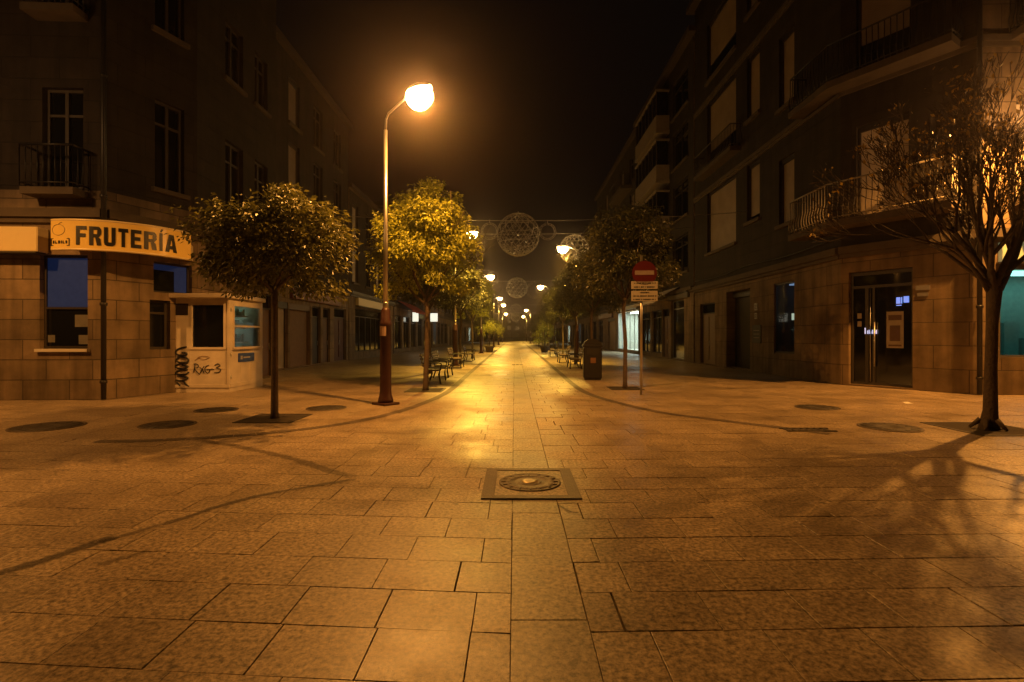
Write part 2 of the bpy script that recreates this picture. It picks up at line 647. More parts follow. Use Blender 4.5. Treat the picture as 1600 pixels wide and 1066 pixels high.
fr.face([(-11, 61, -.004), (11, 61, -.004), (11, 420, -.004), (-11, 420, -.004)])
tag(fr.build('street', ASPH), kind='structure')


def smooth_path(pts, n=8):
    out = []
    P = [Vector(p) for p in pts]
    for i in range(len(P) - 1):
        p0 = P[max(i - 1, 0)]; p1 = P[i]; p2 = P[i + 1]; p3 = P[min(i + 2, len(P) - 1)]
        for k in range(n):
            t = k / n
            out.append(.5 * ((2 * p1) + (p2 - p0) * t + (2 * p0 - 5 * p1 + 4 * p2 - p3) * t * t + (3 * p1 - p0 - 3 * p2 + p3) * t ** 3))
    out.append(P[-1])
    return out


def ribbon(name, pts, width, mat, z, kind='structure', setts=None, uv=False, parent=None, n=8):
    """flat band along a path; setts = length of single stones"""
    path = smooth_path(pts, n)
    mb = MB()
    # resample
    L = [0]
    for a, b in zip(path, path[1:]):
        L.append(L[-1] + (b - a).length)

    def at(s):
        s = max(0, min(L[-1], s))
        for i in range(len(L) - 1):
            if L[i + 1] >= s:
                k = (s - L[i]) / max(1e-9, L[i + 1] - L[i])
                p = path[i].lerp(path[i + 1], k)
                d = (path[i + 1] - path[i]).normalized()
                return p, Vector((d.y, -d.x))
        return path[-1], Vector((1, 0))
    step = setts or .2
    k = 0
    s = 0
    while s < L[-1] - .01:
        e = min(L[-1], s + step)
        gp_ = .006 if setts else 0
        (pa, na), (pb, nb) = at(s + gp_), at(e - gp_)
        wa = width(s / L[-1]) if callable(width) else width
        wb = width(e / L[-1]) if callable(width) else width
        zz = z + (random.uniform(-.001, .001) if setts else 0)
        q = [pa + na * wa / 2, pb + nb * wb / 2, pb - nb * wb / 2, pa - na * wa / 2]
        t = [(s / L[-1], 0), (e / L[-1], 0), (e / L[-1], 1), (s / L[-1], 1)]
        mb.face([(p.x, p.y, zz) for p in q][::-1], t[::-1])
        s = e
        if step > .3 and not setts:
            step = .3
    o = mb.build(name, mat, parent, uv=uv)
    if parent is None:
        tag(o, kind=kind)
    return o


LB = [gp(150, 690), gp(230, 689), gp(330, 684), gp(440, 675), gp(540, 662), gp(610, 647), gp(660, 631), (-1.78, 13.8), (-1.8, 18), (-1.82, 24), (-1.85, 40), (-1.9, 62), (-1.95, 140)]
RB = [gp(1297, 678), gp(1223, 669), gp(1110, 655), gp(1040, 646), gp(975, 632), (1.92, 13.2), (1.8, 16), (1.84, 22), (1.9, 40), (1.95, 62), (2.0, 140)]
ribbon('gutter', LB, .19, GUTTER, .006, setts=.3)
ribbon('gutter', RB, .19, GUTTER, .006, setts=.3)

pave = bpy.data.objects['pavement']
for pts, w, m in (  # dark streaks with ragged edges across the slabs
    ([gp(560, 748), gp(500, 758), gp(420, 772), gp(350, 789), gp(300, 806), gp(240, 824)], .11, STREAK),
    ([gp(185, 838), gp(120, 858), gp(60, 879), gp(-20, 902)], .16, STREAK),
    ([gp(250, 820), gp(200, 836), gp(150, 850)], .1, STREAKF),
    ([gp(300, 686), gp(380, 700), gp(460, 718), gp(520, 738), gp(560, 748)], .2, STREAKF),
    ([gp(230, 862), gp(190, 872), gp(150, 885)], .08, STREAKF),
    ([gp(872, 790), gp(890, 800), gp(905, 802)], .05, STREAK),
):
    o = ribbon('streak', pts, w, m, .005, uv=True)

# ------------------------------------------------------------------ iron covers
mx, my = .155, 5.22
mc = thing('manhole_cover', 'large square iron cover with round lid on the centre strip', 'manhole cover', (mx, my, 0))
b = MB()
hw, hd = .465, .53
for a in ((-hw, hw, -hd, -hd + .09), (-hw, hw, hd - .09, hd), (-hw, -hw + .12, -hd + .09, hd - .09), (hw - .12, hw, -hd + .09, hd - .09)):
    b.box(a[0], a[1], a[2], a[3], -.02, .014)
b.build('frame', IRONW, mc)
b = MB()
b.box(-hw + .12, hw - .12, -hd + .09, hd - .09, -.02, .008)
b.build('infill', MOSAIC, mc)
b = MB()
b.lathe([(.315, 0), (.315, .016), (.298, .018), (.29, .012), (.25, .012), (.245, .017), (.19, .018), (.185, .012), (.12, .013), (.115, .018), (.09, .019)], 40)
for k in range(16):
    th = k * math.pi / 8
    b.tube([(.2 * math.cos(th), .2 * math.sin(th), .013), (.29 * math.cos(th), .29 * math.sin(th), .013)], .009, 4)
b.build('lid', IRONW, mc)
b = MB()
b.lathe([(.085, .012), (.085, .021), (.05, .024)], 24)
b.build('centre_plate', BRASS, mc)


def round_cover(px, py, r, label):
    x, y = gp(px, py)
    t = thing('round_cover', label, 'manhole cover', (x, y, 0), random.random(), 'round iron covers in the paving')
    b = MB()
    b.lathe([(r, -.02), (r, .012), (r * .93, .014), (r * .92, .007)], 36)
    b.build('rim', IRONW, t)
    b = MB()
    b.lathe([(r * .91, -.02), (r * .91, .009), (r * .6, .009), (r * .59, .013), (r * .3, .013), (r * .29, .009)], 36)
    for k in range(12):
        th = k * math.pi / 6
        b.tube([(r * .63 * math.cos(th), r * .63 * math.sin(th), .009), (r * .88 * math.cos(th), r * .88 * math.sin(th), .009)], .008, 4)
    b.build('lid', IRON, t)
    return t


round_cover(75, 667, .5, 'round iron cover in front of the fruit shop window, leftmost of all')
round_cover(262, 664, .42, 'round iron cover in front of the white kiosk, nearer the camera')
round_cover(338, 641, .4, 'shadowed round iron cover close to the foot of the kiosk')
round_cover(510, 638, .4, 'round iron cover between the leafy tree and the tall lamp post')
round_cover(1277, 637, .42, 'round iron cover out from the glass shop door')
round_cover(1390, 668, .45, 'round iron cover beside the bare tree')
xs, ys = gp(1262, 672)
b = MB()
for k in range(7):
    b.box(-.36 + k * .105, -.31 + k * .105, -.1, .1, -.02, .013)
b.box(-.39, .39, -.14, -.1, -.02, .014); b.box(-.39, .39, .1, .14, -.02, .014)
o = b.build('drain_grate', IRON)
o.location = (xs, ys, 0)
tag(o, 'small slotted iron drain grate at the end of the dark gutter', 'drain grate')
for (px, py, lab) in ((809, 570, 'small dark iron plate far along the bright street middle'),):
    b = MB()
    for k in range(3):
        b.box(-.3 + k * .2, -.14 + k * .2, -.25, .25, -.02, .008)
    o = b.build('drain_grate', IRON)
    o.location = (*gp(px, py), 0)
    tag(o, lab, 'drain grate')
b = MB()
b.raw([(-.09, -.05, .008), (.07, -.07, .012), (.1, .05, .01), (-.05, .08, .03), (.0, .0, .045)], [(0, 1, 4), (1, 2, 4), (2, 3, 4), (3, 0, 4), (3, 2, 1, 0)])
o = b.build('crumpled_paper', PAPER)
o.location = (*gp(1418, 631), 0)
tag(o, 'scrap of crumpled white paper on the paving by the glass door', 'litter')


# ------------------------------------------------------------------ buildings
def seg_u(a, b, px):
    a = Vector(a); t = (Vector(b) - a).normalized(); k = (px - VX) / F
    return (k * a.y - a.x) / (t.x - k * t.y)


class Building:
    def __init__(self, label, path, back, height, mat, roofover=.35, name='building', group=None, upper=None):
        self.root = thing(name, label, 'building', (path[0][0], path[0][1], 0), 0, group)
        self.o = Vector((path[0][0], path[0][1], 0))
        self.path = [Vector(p) for p in path]
        self.back = [Vector(p) for p in back]
        self.h = height; self.mat = mat; self.ops = [[] for _ in path]; self.over = roofover
        self.upper = upper

    def fr(self, seg):
        a, b = self.path[seg], self.path[seg + 1]
        return Frame((a - self.o.xy)[:], (b - a)[:])

    def length(self, seg):
        return (self.path[seg + 1] - self.path[seg]).length

    def u(self, seg, px):
        return seg_u(self.path[seg], self.path[seg + 1], px)

    def op(self, seg, u0, u1, z0, z1, kind, px=True, **kw):
        if px:
            u0, u1 = self.u(seg, u0), self.u(seg, u1)
        if u0 > u1:
            u0, u1 = u1, u0
        L = self.length(seg)
        u0 = max(.08, u0); u1 = min(L - .08, u1)
        if u1 - u0 < .2:
            return
        self.ops[seg].append((u0, u1, z0, z1, kind, kw))

    def part(self, mb, name, mat, parent=None, label=None, uv=False):
        o = mb.build(name, mat, parent or self.root, uv=uv)
        if label:
            o['label'] = label
        return o

    def finish(self):
        mb = MB(); low = mb; high = MB()
        up = 0
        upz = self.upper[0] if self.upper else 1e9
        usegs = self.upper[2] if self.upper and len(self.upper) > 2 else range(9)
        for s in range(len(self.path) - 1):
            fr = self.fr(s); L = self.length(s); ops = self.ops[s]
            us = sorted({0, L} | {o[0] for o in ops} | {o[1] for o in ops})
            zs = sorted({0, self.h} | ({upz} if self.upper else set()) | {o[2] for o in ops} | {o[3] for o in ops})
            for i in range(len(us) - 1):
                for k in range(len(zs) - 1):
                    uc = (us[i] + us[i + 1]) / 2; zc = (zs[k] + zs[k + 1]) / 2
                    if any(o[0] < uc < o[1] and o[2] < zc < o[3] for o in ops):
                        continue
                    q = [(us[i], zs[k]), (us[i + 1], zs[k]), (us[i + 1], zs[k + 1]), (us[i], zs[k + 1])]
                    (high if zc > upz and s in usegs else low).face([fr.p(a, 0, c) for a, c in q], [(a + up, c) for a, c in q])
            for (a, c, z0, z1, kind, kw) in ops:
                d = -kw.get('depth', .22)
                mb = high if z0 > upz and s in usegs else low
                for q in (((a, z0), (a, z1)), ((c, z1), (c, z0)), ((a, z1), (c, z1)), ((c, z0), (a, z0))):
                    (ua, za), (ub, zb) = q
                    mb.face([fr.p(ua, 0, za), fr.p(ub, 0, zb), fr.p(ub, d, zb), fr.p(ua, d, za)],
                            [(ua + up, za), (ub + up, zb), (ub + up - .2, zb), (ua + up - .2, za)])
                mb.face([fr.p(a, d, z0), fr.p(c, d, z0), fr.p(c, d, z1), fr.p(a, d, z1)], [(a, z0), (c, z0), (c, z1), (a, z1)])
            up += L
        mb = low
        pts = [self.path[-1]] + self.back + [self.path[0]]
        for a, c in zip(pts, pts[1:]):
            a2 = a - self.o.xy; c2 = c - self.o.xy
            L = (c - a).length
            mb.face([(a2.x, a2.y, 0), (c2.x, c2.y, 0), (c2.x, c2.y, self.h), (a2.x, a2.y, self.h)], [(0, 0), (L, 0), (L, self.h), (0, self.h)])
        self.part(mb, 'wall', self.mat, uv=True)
        if self.upper:  # upper storeys carry their shade in this darker wall colour
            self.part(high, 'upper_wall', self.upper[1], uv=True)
        # roof slab with overhanging eaves
        mb = MB()
        poly = [p - self.o.xy for p in self.path + self.back]
        c = sum(poly, Vector((0, 0))) / len(poly)
        pr = [p + (p - c).normalized() * self.over for p in poly]
        mb.prism([p[:] for p in pr], self.h + .003, self.h + .3)
        self.part(mb, 'roof', ROOFM)
        for s in range(len(self.path) - 1):
            for o in self.ops[s]:
                self.opening(s, *o)
        return self

    def band(self, z0, z1, proj, name='cornice', mat=None, segs=None):
        mb = MB()
        for s in (segs if segs is not None else range(len(self.path) - 1)):
            fr = self.fr(s); L = self.length(s)
            e0 = -proj * .4 if s > 0 else 0
            mb.box(0 + (0 if s == 0 else .001), L, .002, proj + .003 * s, z0 + .002 * s, z1 + .003 * s, fr)
            mb.box(0 + (0 if s == 0 else .001), L, .002, proj * .55 + .003 * s, z0 - .12 + .002 * s, z0 + .0015 * s, fr)
        self.part(mb, name, mat or TRIM)

    def opening(self, s, u0, u1, z0, z1, kind, kw):
        fr = self.fr(s)
        d = -kw.get('depth', .22)
        w = u1 - u0
        fm = kw.get('frame', FRAMEW)
        if kind in ('win', 'dwin'):
            nm = 'window'
            mb = MB(); t = .065
            mb.box(u0, u0 + t, d + .01, d + .09, z0, z1, fr); mb.box(u1 - t, u1, d + .01, d + .09, z0, z1, fr)
            mb.box(u0 + t, u1 - t, d + .01, d + .09, z0, z0 + t, fr); mb.box(u0 + t, u1 - t, d + .01, d + .09, z1 - t, z1, fr)
            if w > .75:
                um = (u0 + u1) / 2
                mb.box(um - .04, um + .04, d + .012, d + .1, z0 + t, z1 - t, fr)
            zz = z1 - (z1 - z0) * .26
            mb.box(u0 + t, u1 - t, d + .011, d + .085, zz - .03, zz + .03, fr)
            wd = self.part(mb, nm, fm)
            mb = MB(); mb.box(u0 + .03, u1 - .03, d + .03, d + .045, z0 + .03, z1 - .03, fr)
            self.part(mb, 'pane', GLASS, wd)
            if kind == 'win':
                mb = MB(); mb.box(u0 - .1, u1 + .1, -.02, .1, z0 - .12, z0 - .002, fr)
                self.part(mb, 'sill', TRIM, wd)
        elif kind == 'shut':
            mb = MB(); t = .07
            mb.box(u0, u0 + t, d + .01, d + .11, z0, z1, fr); mb.box(u1 - t, u1, d + .01, d + .11, z0, z1, fr)
            mb.box(u0 + t, u1 - t, d + .01, d + .13, z1 - .16, z1, fr)
            wd = self.part(mb, 'window', fm)
            mb = MB(); zlo = z0 + kw.get('gap', 0)
            mb.box(u0 + t, u1 - t, d + .03, d + .06, zlo, z1 - .16, fr)
            self.part(mb, 'blind', kw.get('mat', SHUT), wd)
            if kw.get('gap', 0):
                mb = MB(); mb.box(u0 + t, u1 - t, d + .012, d + .02, z0, zlo, fr)
                self.part(mb, 'pane', GLASS, wd)
            mb = MB(); mb.box(u0 - .1, u1 + .1, -.02, .12, z0 - .14, z0 - .002, fr)
            self.part(mb, 'sill', TRIM, wd)
        elif kind == 'roll':
            mb = MB(); mb.box(u0 + .05, u1 - .05, d + .02, d + .05, z0, z1 - .28, fr)
            o = self.part(mb, 'shutter', kw.get('mat', ROLL))
            mb = MB(); mb.box(u0, u1, d + .01, d + .2, z1 - .28, z1, fr)
            mb.box(u0, u0 + .05, d + .01, d + .08, z0, z1 - .28, fr); mb.box(u1 - .05, u1, d + .01, d + .08, z0, z1 - .28, fr)
            self.part(mb, 'shutter_box', kw.get('frame', FRAMED), o)
        elif kind == 'door':
            mb = MB(); mb.box(u0 + .06, u1 - .06, d + .02, d + .07, z0, z1 - .55, fr)
            n = 2 if w > 1.3 else 1
            for k in range(n):
                a = u0 + .06 + (w - .12) * k / n; c = u0 + .06 + (w - .12) * (k + 1) / n
                for (q0, q1) in ((.2, .9), (1.05, z1 - .75)):
                    mb.box(a + .12, c - .12, d + .071, d + .1, z0 + q0, z0 + q1, fr)
            o = self.part(mb, 'door', kw.get('mat', WOOD))
            mb = MB(); mb.box(u0, u0 + .06, d + .01, d + .11, z0, z1, fr); mb.box(u1 - .06, u1, d + .01, d + .11, z0, z1, fr)
            mb.box(u0 + .06, u1 - .06, d + .01, d + .11, z1 - .06, z1, fr); mb.box(u0 + .06, u1 - .06, d + .01, d + .11, z1 - .56, z1 - .5, fr)
            self.part(mb, 'door_frame', kw.get('frame', FRAMED), o)
            mb = MB(); mb.box(u0 + .06, u1 - .06, d + .03, d + .04, z1 - .5, z1 - .06, fr)
            self.part(mb, 'transom_pane', GLASS, o)
            um = (u0 + u1) / 2 + (.06 if n == 2 else w * .3)
            mb = MB(); mb.tube([fr.p(um, d + .13, 1.0), fr.p(um, d + .13, 1.25)], .015, 6)
            self.part(mb, 'handle', ALU, o)
        elif kind == 'shop':
            mb = MB(); t = .06
            for a, c, e, g_ in ((u0, u0 + t, z0, z1), (u1 - t, u1, z0, z1), (u0 + t, u1 - t, z0, z0 + t), (u0 + t, u1 - t, z1 - t, z1), (u0 + t, u1 - t, z1 - .55, z1 - .5)):
                mb.box(a, c, d + .01, d + .08, e, g_, fr)
            n = max(1, int(w / 1.3))
            for k in range(1, n):
                um = u0 + w * k / n
                mb.box(um - .03, um + .03, d + .012, d + .09, z0 + t, z1 - .55, fr)
            o = self.part(mb, 'shop_window', kw.get('frame', FRAMED))
            mb = MB(); mb.box(u0 + .03, u1 - .03, d + .03, d + .04, z0 + .03, z1 - .03, fr)
            self.part(mb, 'pane', GLASS, o)
        elif kind == 'lit':
            # a real room behind clear glass with a ceiling lamp
            mb = MB(); t = .06
            for a, c, e, g_ in ((u0, u0 + t, z0, z1), (u1 - t, u1, z0, z1), (u0 + t, u1 - t, z0, z0 + t), (u0 + t, u1 - t, z1 - t, z1)):
                mb.box(a, c, -.12, -.05, e, g_, fr)
            n = max(1, int(w / 1.6))
            for k in range(1, n):
                um = u0 + w * k / n
                mb.box(um - .03, um + .03, -.12, -.05, z0 + t, z1 - t, fr)
            o = self.part(mb, 'shop_window', kw.get('frame', ALU))
            mb = MB(); mb.face([fr.p(u0 + .03, -.09, z0 + .03), fr.p(u1 - .03, -.09, z0 + .03), fr.p(u1 - .03, -.09, z1 - .03), fr.p(u0 + .03, -.09, z1 - .03)])
            self.part(mb, 'pane', CLEAR, o)
            rm = kw.get('room', ROOMW)
            mb = MB()
            for q in (((u0 + .02, d + .02), (u1 - .02, d + .02)), ((u0 + .02, -.13), (u0 + .02, d + .02)), ((u1 - .02, d + .02), (u1 - .02, -.13))):
                (a, e), (c, g_) = q
                mb.face([fr.p(a, e, z0), fr.p(c, g_, z0), fr.p(c, g_, z1), fr.p(a, e, z1)])
            mb.face([fr.p(u0, -.13, z0 + .012), fr.p(u1, -.13, z0 + .012), fr.p(u1, d, z0 + .012), fr.p(u0, d, z0 + .012)])
            rnd = random.Random(int(u0 * 100))
            for k in range(int(w / .55)):      # goods on display
                a = u0 + .25 + k * .55
                hh = rnd.uniform(.4, 1.5)
                mb.box(a, a + rnd.uniform(.2, .4), d + .1, d + .45, z0 + .02, z0 + hh, fr)
            self.part(mb, 'shop_room', rm, o)
            mb = MB(); mb.box(u0 + w * .15, u1 - w * .15, d * .75, d * .3, z1 - .08, z1 - .03, fr)
            self.part(mb, 'ceiling_light', kw.get('lamp', SHOPGLOW), o)
        if kw.get('lintel'):
            mb = MB(); mb.box(u0 - .15, u1 + .15, .002, .05, z1 + .002, z1 + .22, fr)
            self.part(mb, 'lintel', TRIM)

    def balcony(self, pts, front, z, hgt=1.0, mat=None, slabmat=None, sp=.13, thick=.2, curvy=True):
        """pts: outline (world), front: polyline of the railing"""
        mb = MB(); mb.prism([(p[0] - self.o.x, p[1] - self.o.y) for p in pts], z - thick, z)
        o = self.part(mb, 'balcony', slabmat or TRIM)
        mb = MB()
        fp = [Vector((p[0] - self.o.x, p[1] - self.o.y)) for p in front]
        for a, c in zip(fp, fp[1:]):
            L = (c - a).length; n = max(1, round(L / sp)); d = (c - a).normalized(); nn = Vector((d.y, -d.x))
            mb.tube([(a.x, a.y, z + hgt), (c.x, c.y, z + hgt)], .028, 6)
            mb.tube([(a.x, a.y, z + .1), (c.x, c.y, z + .1)], .018, 6)
            for k in range(n + 1):
                p = a + d * (L * k / n)
                if curvy:
                    q = [(0, .02), (.05, .2), (.05, .34), (0, .55), (0, hgt)]
                    mb.tube([(p.x + nn.x * e, p.y + nn.y * e, z + zz) for e, zz in q], .013, 5)
                else:
                    mb.tube([(p.x, p.y, z + .02), (p.x, p.y, z + hgt)], .012, 5)
        self.part(mb, 'railing', mat or IRONP, o)
        return o


# --- left corner building with the fruit shop
B = Building('stone corner building with the fruit shop on its ground floor', [(-34, 10.9), (-9.6, 12.0), (-8.8, 14.2), (-8.8, 18.9)], [(-22, 18.9), (-34, 18.9)], 14.5, STONE, upper=(4.9, STONE_SHADED))
B.op(0, 62, 137, 1.2, 3.4, 'custom', depth=.35)
B.op(0, 66, 130, 4.95, 7.3, 'dwin')
B.op(0, 66, 130, 9.1, 11.4, 'dwin')
B.op(0, -120, -50, 4.95, 7.3, 'dwin')
B.op(1, 240, 300, 2.62, 3.42, 'custom2', depth=.3)
B.op(1, 242, 288, 5.3, 7.6, 'win')
B.op(1, 242, 288, 9.4, 11.6, 'win')
B.op(1, 234, 266, 1.15, 2.42, 'dwin', frame=FRAMED)
B.op(2, 352, 380, 5.2, 7.5, 'win')
B.op(2, 352, 380, 9.4, 11.2, 'win')
B.op(2, 398, 418, 5.2, 7.5, 'win')
B.op(2, 398, 418, 9.4, 11.2, 'win')
B.op(2, 408, 428, .05, 3.0, 'door')
B.band(4.25, 4.45, .16)
B.finish()
fb = B
# fruit shop display window and blue panels
fr_ = B.fr(0); u0, u1 = B.u(0, 62), B.u(0, 137)
mb = MB()
t = .05
for a, c, e, g_ in ((u0, u0 + t, 1.2, 3.4), (u1 - t, u1, 1.2, 3.4), (u0 + t, u1 - t, 1.2, 1.26), (u0 + t, u1 - t, 3.34, 3.4), (u0 + t, u1 - t, 2.13, 2.18)):
    mb.box(a, c, -.2, -.12, e, g_, fr_)
sw = B.part(mb, 'shop_window', FRAMED)
mb = MB(); mb.box(u0 + t, u1 - t, -.17, -.155, 2.18, 3.34, fr_); B.part(mb, 'blue_panel', BLUEP, sw)
mb = MB(); mb.box(u0 + t, u1 - t, -.17, -.16, 1.26, 2.13, fr_); B.part(mb, 'pane', GLASS, sw)
mb = MB(); mb.box(u0 - .05, u1 + .05, -.1, .09, 1.13, 1.198, fr_); B.part(mb, 'sill', WHITEP, sw)
NOTE = simple('faded_notice', (.16, .15, .13), .7)
for (a, c, e, g_) in ((.62, .98, .52, .85), (.05, .2, .1, .3), (.7, .95, .05, .3)):
    mb = MB()
    mb.box(u0 + (u1 - u0) * a, u0 + (u1 - u0) * c, -.159, -.156, 1.26 + .87 * e, 1.26 + .87 * g_, fr_)
    B.part(mb, 'notice', NOTE, sw)
fr_ = B.fr(1); u0, u1 = B.u(1, 240), B.u(1, 300)
mb = MB()
for a, c, e, g_ in ((u0, u0 + t, 2.62, 3.42), (u1 - t, u1, 2.62, 3.42), (u0 + t, u1 - t, 2.62, 2.67), (u0 + t, u1 - t, 3.37, 3.42)):
    mb.box(a, c, -.2, -.12, e, g_, fr_)
sw = B.part(mb, 'shop_window', FRAMED)
mb = MB(); mb.box(u0 + t, u1 - t, -.17, -.155, 3.22, 3.37, fr_); mb.box(u1 - t - .34, u1 - t, -.168, -.153, 2.67, 3.218, fr_); B.part(mb, 'blue_panel', BLUEP, sw)
mb = MB(); mb.box(u0 + t, u1 - t - .345, -.17, -.16, 2.67, 3.215, fr_); B.part(mb, 'pane', GLASS, sw)
# small balconies on the side street
for z in (4.86, 9.0):
    f = Frame((-34, 10.9), (24.4, 1.1))
    a, c = seg_u((-34, 10.9), (-9.6, 12.0), 58), seg_u((-34, 10.9), (-9.6, 12.0), 138)
    P = [f.p(a, .002, 0), f.p(a, .45, 0), f.p(c, .45, 0), f.p(c, .002, 0)]
    B.balcony([p[:2] for p in P], [p[:2] for p in P], z, .95, IRONP, curvy=False, thick=.16)
# rain pipes
f0 = Frame((-34, 10.9), (24.4, 1.1))


def downpipe(x, y, h, label, rot=0):
    t = thing('downpipe', label, 'drainpipe', (x, y, 0))
    b = MB(); b.tube([(0, 0, .02), (0, 0, h)], .055, 10); b.build('pipe', IRONP, t)
    for z in (.4, 2.2, 4.7, 7.5, 10.5):
        b = MB()
        b.lathe([(.07, z), (.075, z + .02), (.075, z + .05), (.07, z + .07)], 10)
        b.build('bracket', IRONP, t)
    return t


downpipe(-9.52, 11.86, 14.2, 'dark drainpipe up the corner between the fruit shop window and kiosk')
# --- the curved sign


def circ(a, b, c):
    ax, ay = a; bx, by = b; cx, cy = c
    d = 2 * (ax * (by - cy) + bx * (cy - ay) + cx * (ay - by))
    ux = ((ax * ax + ay * ay) * (by - cy) + (bx * bx + by * by) * (cy - ay) + (cx * cx + cy * cy) * (ay - by)) / d
    uy = ((ax * ax + ay * ay) * (cx - bx) + (bx * bx + by * by) * (ax - cx) + (cx * cx + cy * cy) * (bx - ax)) / d
    return ux, uy, math.hypot(ax - ux, ay - uy)


SA, SM, SB = (-10.28, 11.35), (-9.1, 11.5), (-8.15, 12.9)
cx, cy, cr = circ(SA, SM, SB)
a0 = math.atan2(SA[1] - cy, SA[0] - cx); a1 = math.atan2(SB[1] - cy, SB[0] - cx)
if a0 > 0:
    a0 -= 2 * math.pi
if a1 > 0 and a1 > a0 + 2 * math.pi:
    a1 -= 2 * math.pi


def sign_pt(k, r, z):
    a = a0 + (a1 - a0) * k
    return (cx + (cr + r) * math.cos(a), cy + (cr + r) * math.sin(a), z)


def px_k(px):
    lo, hi = 0.0, 1.0
    for _ in range(40):
        m = (lo + hi) / 2
        p = sign_pt(m, 0, 0)
        if VX + F * p[0] / p[1] < px:
            lo = m
        else:
            hi = m
    return lo


sg = thing('shop_sign', 'curved yellow shop sign reading FRUTERÍA in black around the corner', 'shop sign')
Z0, Z1 = 3.44, 4.05
mb = MB()
N = 40
vs = []
for i in range(N + 1):
    k = i / N
    vs += [sign_pt(k, 0, Z0), sign_pt(k, 0, Z1), sign_pt(k, -.14, Z1), sign_pt(k, -.14, Z0)]
fs = []
for i in range(N):
    for j in range(4):
        q = (j + 1) % 4
        fs.append((i * 4 + j, i * 4 + q, i * 4 + 4 + q, i * 4 + 4 + j))
fs += [(3, 2, 1, 0), (N * 4, N * 4 + 1, N * 4 + 2, N * 4 + 3)]
mb.raw(vs, fs)
mb.build('face', SIGNY, sg)
mb = MB()
for zc in (Z0 - .02, Z1 + .02):
    mb.tube([sign_pt(i / N, -.02, zc) for i in range(N + 1)], .03, 6)
mb.build('rim', CREAM, sg)
mb = MB()
poly = [sign_pt(i / N, -.15, 0)[:2] for i in range(N + 1)] + [(-8.82, 14.05), (-9.55, 12.1), (-10.2, 11.9)]
mb.prism([p for p in poly], Z0 + .1, Z1 - .1)
mb.build('canopy', CREAM, sg)


def on_sign(name, polys, k0, k1, z0, z1, mat, r=.009):
    pts, fs = polys
    mb = MB()
    mb.raw([sign_pt(k0 + (k1 - k0) * x, r, z0 + (z1 - z0) * y) for x, y in pts], fs)
    return mb.build(name, mat, sg)


letters = 'FRUTERÍA'
pxs = [118, 138.5, 161.5, 184, 203.5, 224, 247.5, 257, 278.5]
GLYPH = {
    'F': [[(0, 0), (.36, 0), (.36, 1), (0, 1)], [(.36, .8), (1, .8), (1, 1), (.36, 1)], [(.36, .41), (.9, .41), (.9, .61), (.36, .61)]],
    'E': [[(0, 0), (.36, 0), (.36, 1), (0, 1)], [(.36, .8), (1, .8), (1, 1), (.36, 1)], [(.36, .41), (.9, .41), (.9, .61), (.36, .61)], [(.36, 0), (1, 0), (1, .2), (.36, .2)]],
    'T': [[(0, .8), (1, .8), (1, 1), (0, 1)], [(.32, 0), (.68, 0), (.68, .8), (.32, .8)]],
    'U': [[(0, .2), (.35, .2), (.35, 1), (0, 1)], [(.65, .2), (1, .2), (1, 1), (.65, 1)], [(0, .2), (.06, .07), (.25, 0), (.75, 0), (.94, .07), (1, .2)]],
    'R': [[(0, 0), (.35, 0), (.35, 1), (0, 1)], [(.35, .82), (.68, .82), (.96, .9), (.8, 1), (.35, 1)], [(.66, .6), (.9, .52), (1, .62), (1, .82), (.96, .9), (.68, .82)], [(.35, .42), (.78, .42), (.9, .52), (.66, .6), (.35, .6)], [(.64, 0), (1, 0), (.94, .36), (.78, .42), (.5, .42)]],
    'I': [[(.08, 0), (.92, 0), (.92, .84), (.08, .84)], [(.25, .88), (.65, .88), (1.15, 1.02), (.55, 1.02)]],
    'A': [[(0, 0), (.33, 0), (.52, .78), (.64, 1), (.3, 1)], [(.67, 0), (1, 0), (.7, 1), (.64, 1), (.52, .78)], [(.27, .17), (.73, .17), (.68, .36), (.32, .36)]],
}
for i, ch in enumerate(letters):
    g_ = GLYPH['I' if ch == 'Í' else ch]
    pp = []; ff = []
    for poly_ in g_:
        ff.append(tuple(range(len(pp), len(pp) + len(poly_)))); pp += poly_
    zt = Z1 - (.03 if ch == 'Í' else .115)
    on_sign('letter', (pp, ff), px_k(pxs[i]) + .004, px_k(pxs[i + 1]) - .012, Z0 + .075, zt, BLACKL)
sq = lambda x0, x1, y0, y1: ([(x0, y0), (x1, y0), (x1, y1), (x0, y1)], [(0, 1, 2, 3)])
ka, kb = px_k(80), px_k(109)
lg = MB()
for (x0, x1, y0, y1) in ((0, 1, 0, .1), (0, 1, .9, 1), (0, .05, .1, .9), (.95, 1, .1, .9), (.12, .2, .3, .7), (.25, .36, .3, .45), (.25, .28, .45, .7), (.42, .52, .3, .7), (.57, .62, .3, .7), (.66, .76, .3, .4), (.66, .7, .4, .7), (.8, .88, .3, .7)):
    p, f = sq(x0, x1, y0, y1)
    lg.raw([sign_pt(ka + (kb - ka) * x, .007, Z0 + .05 + .17 * yy) for x, yy in p], f)
lg.build('logo', BLACKL, sg)
lg = MB()
ring = [(.42 + .34 * math.cos(t_ * math.pi / 12), .55 + .4 * math.sin(t_ * math.pi / 12)) for t_ in range(25)]
lg.tube([sign_pt(ka + (kb - ka) * x, .004, Z0 + .24 + .3 * yy) for x, yy in ring], .006, 4)
lg.tube([sign_pt(ka + (kb - ka) * x, .004, Z0 + .24 + .3 * yy) for x, yy in ((.42, .95), (.5, 1.05), (.62, 1.1))], .008, 4)
lg.build('fruit_emblem', simple('emblem_ink', (.3, .24, .1), .5), sg)
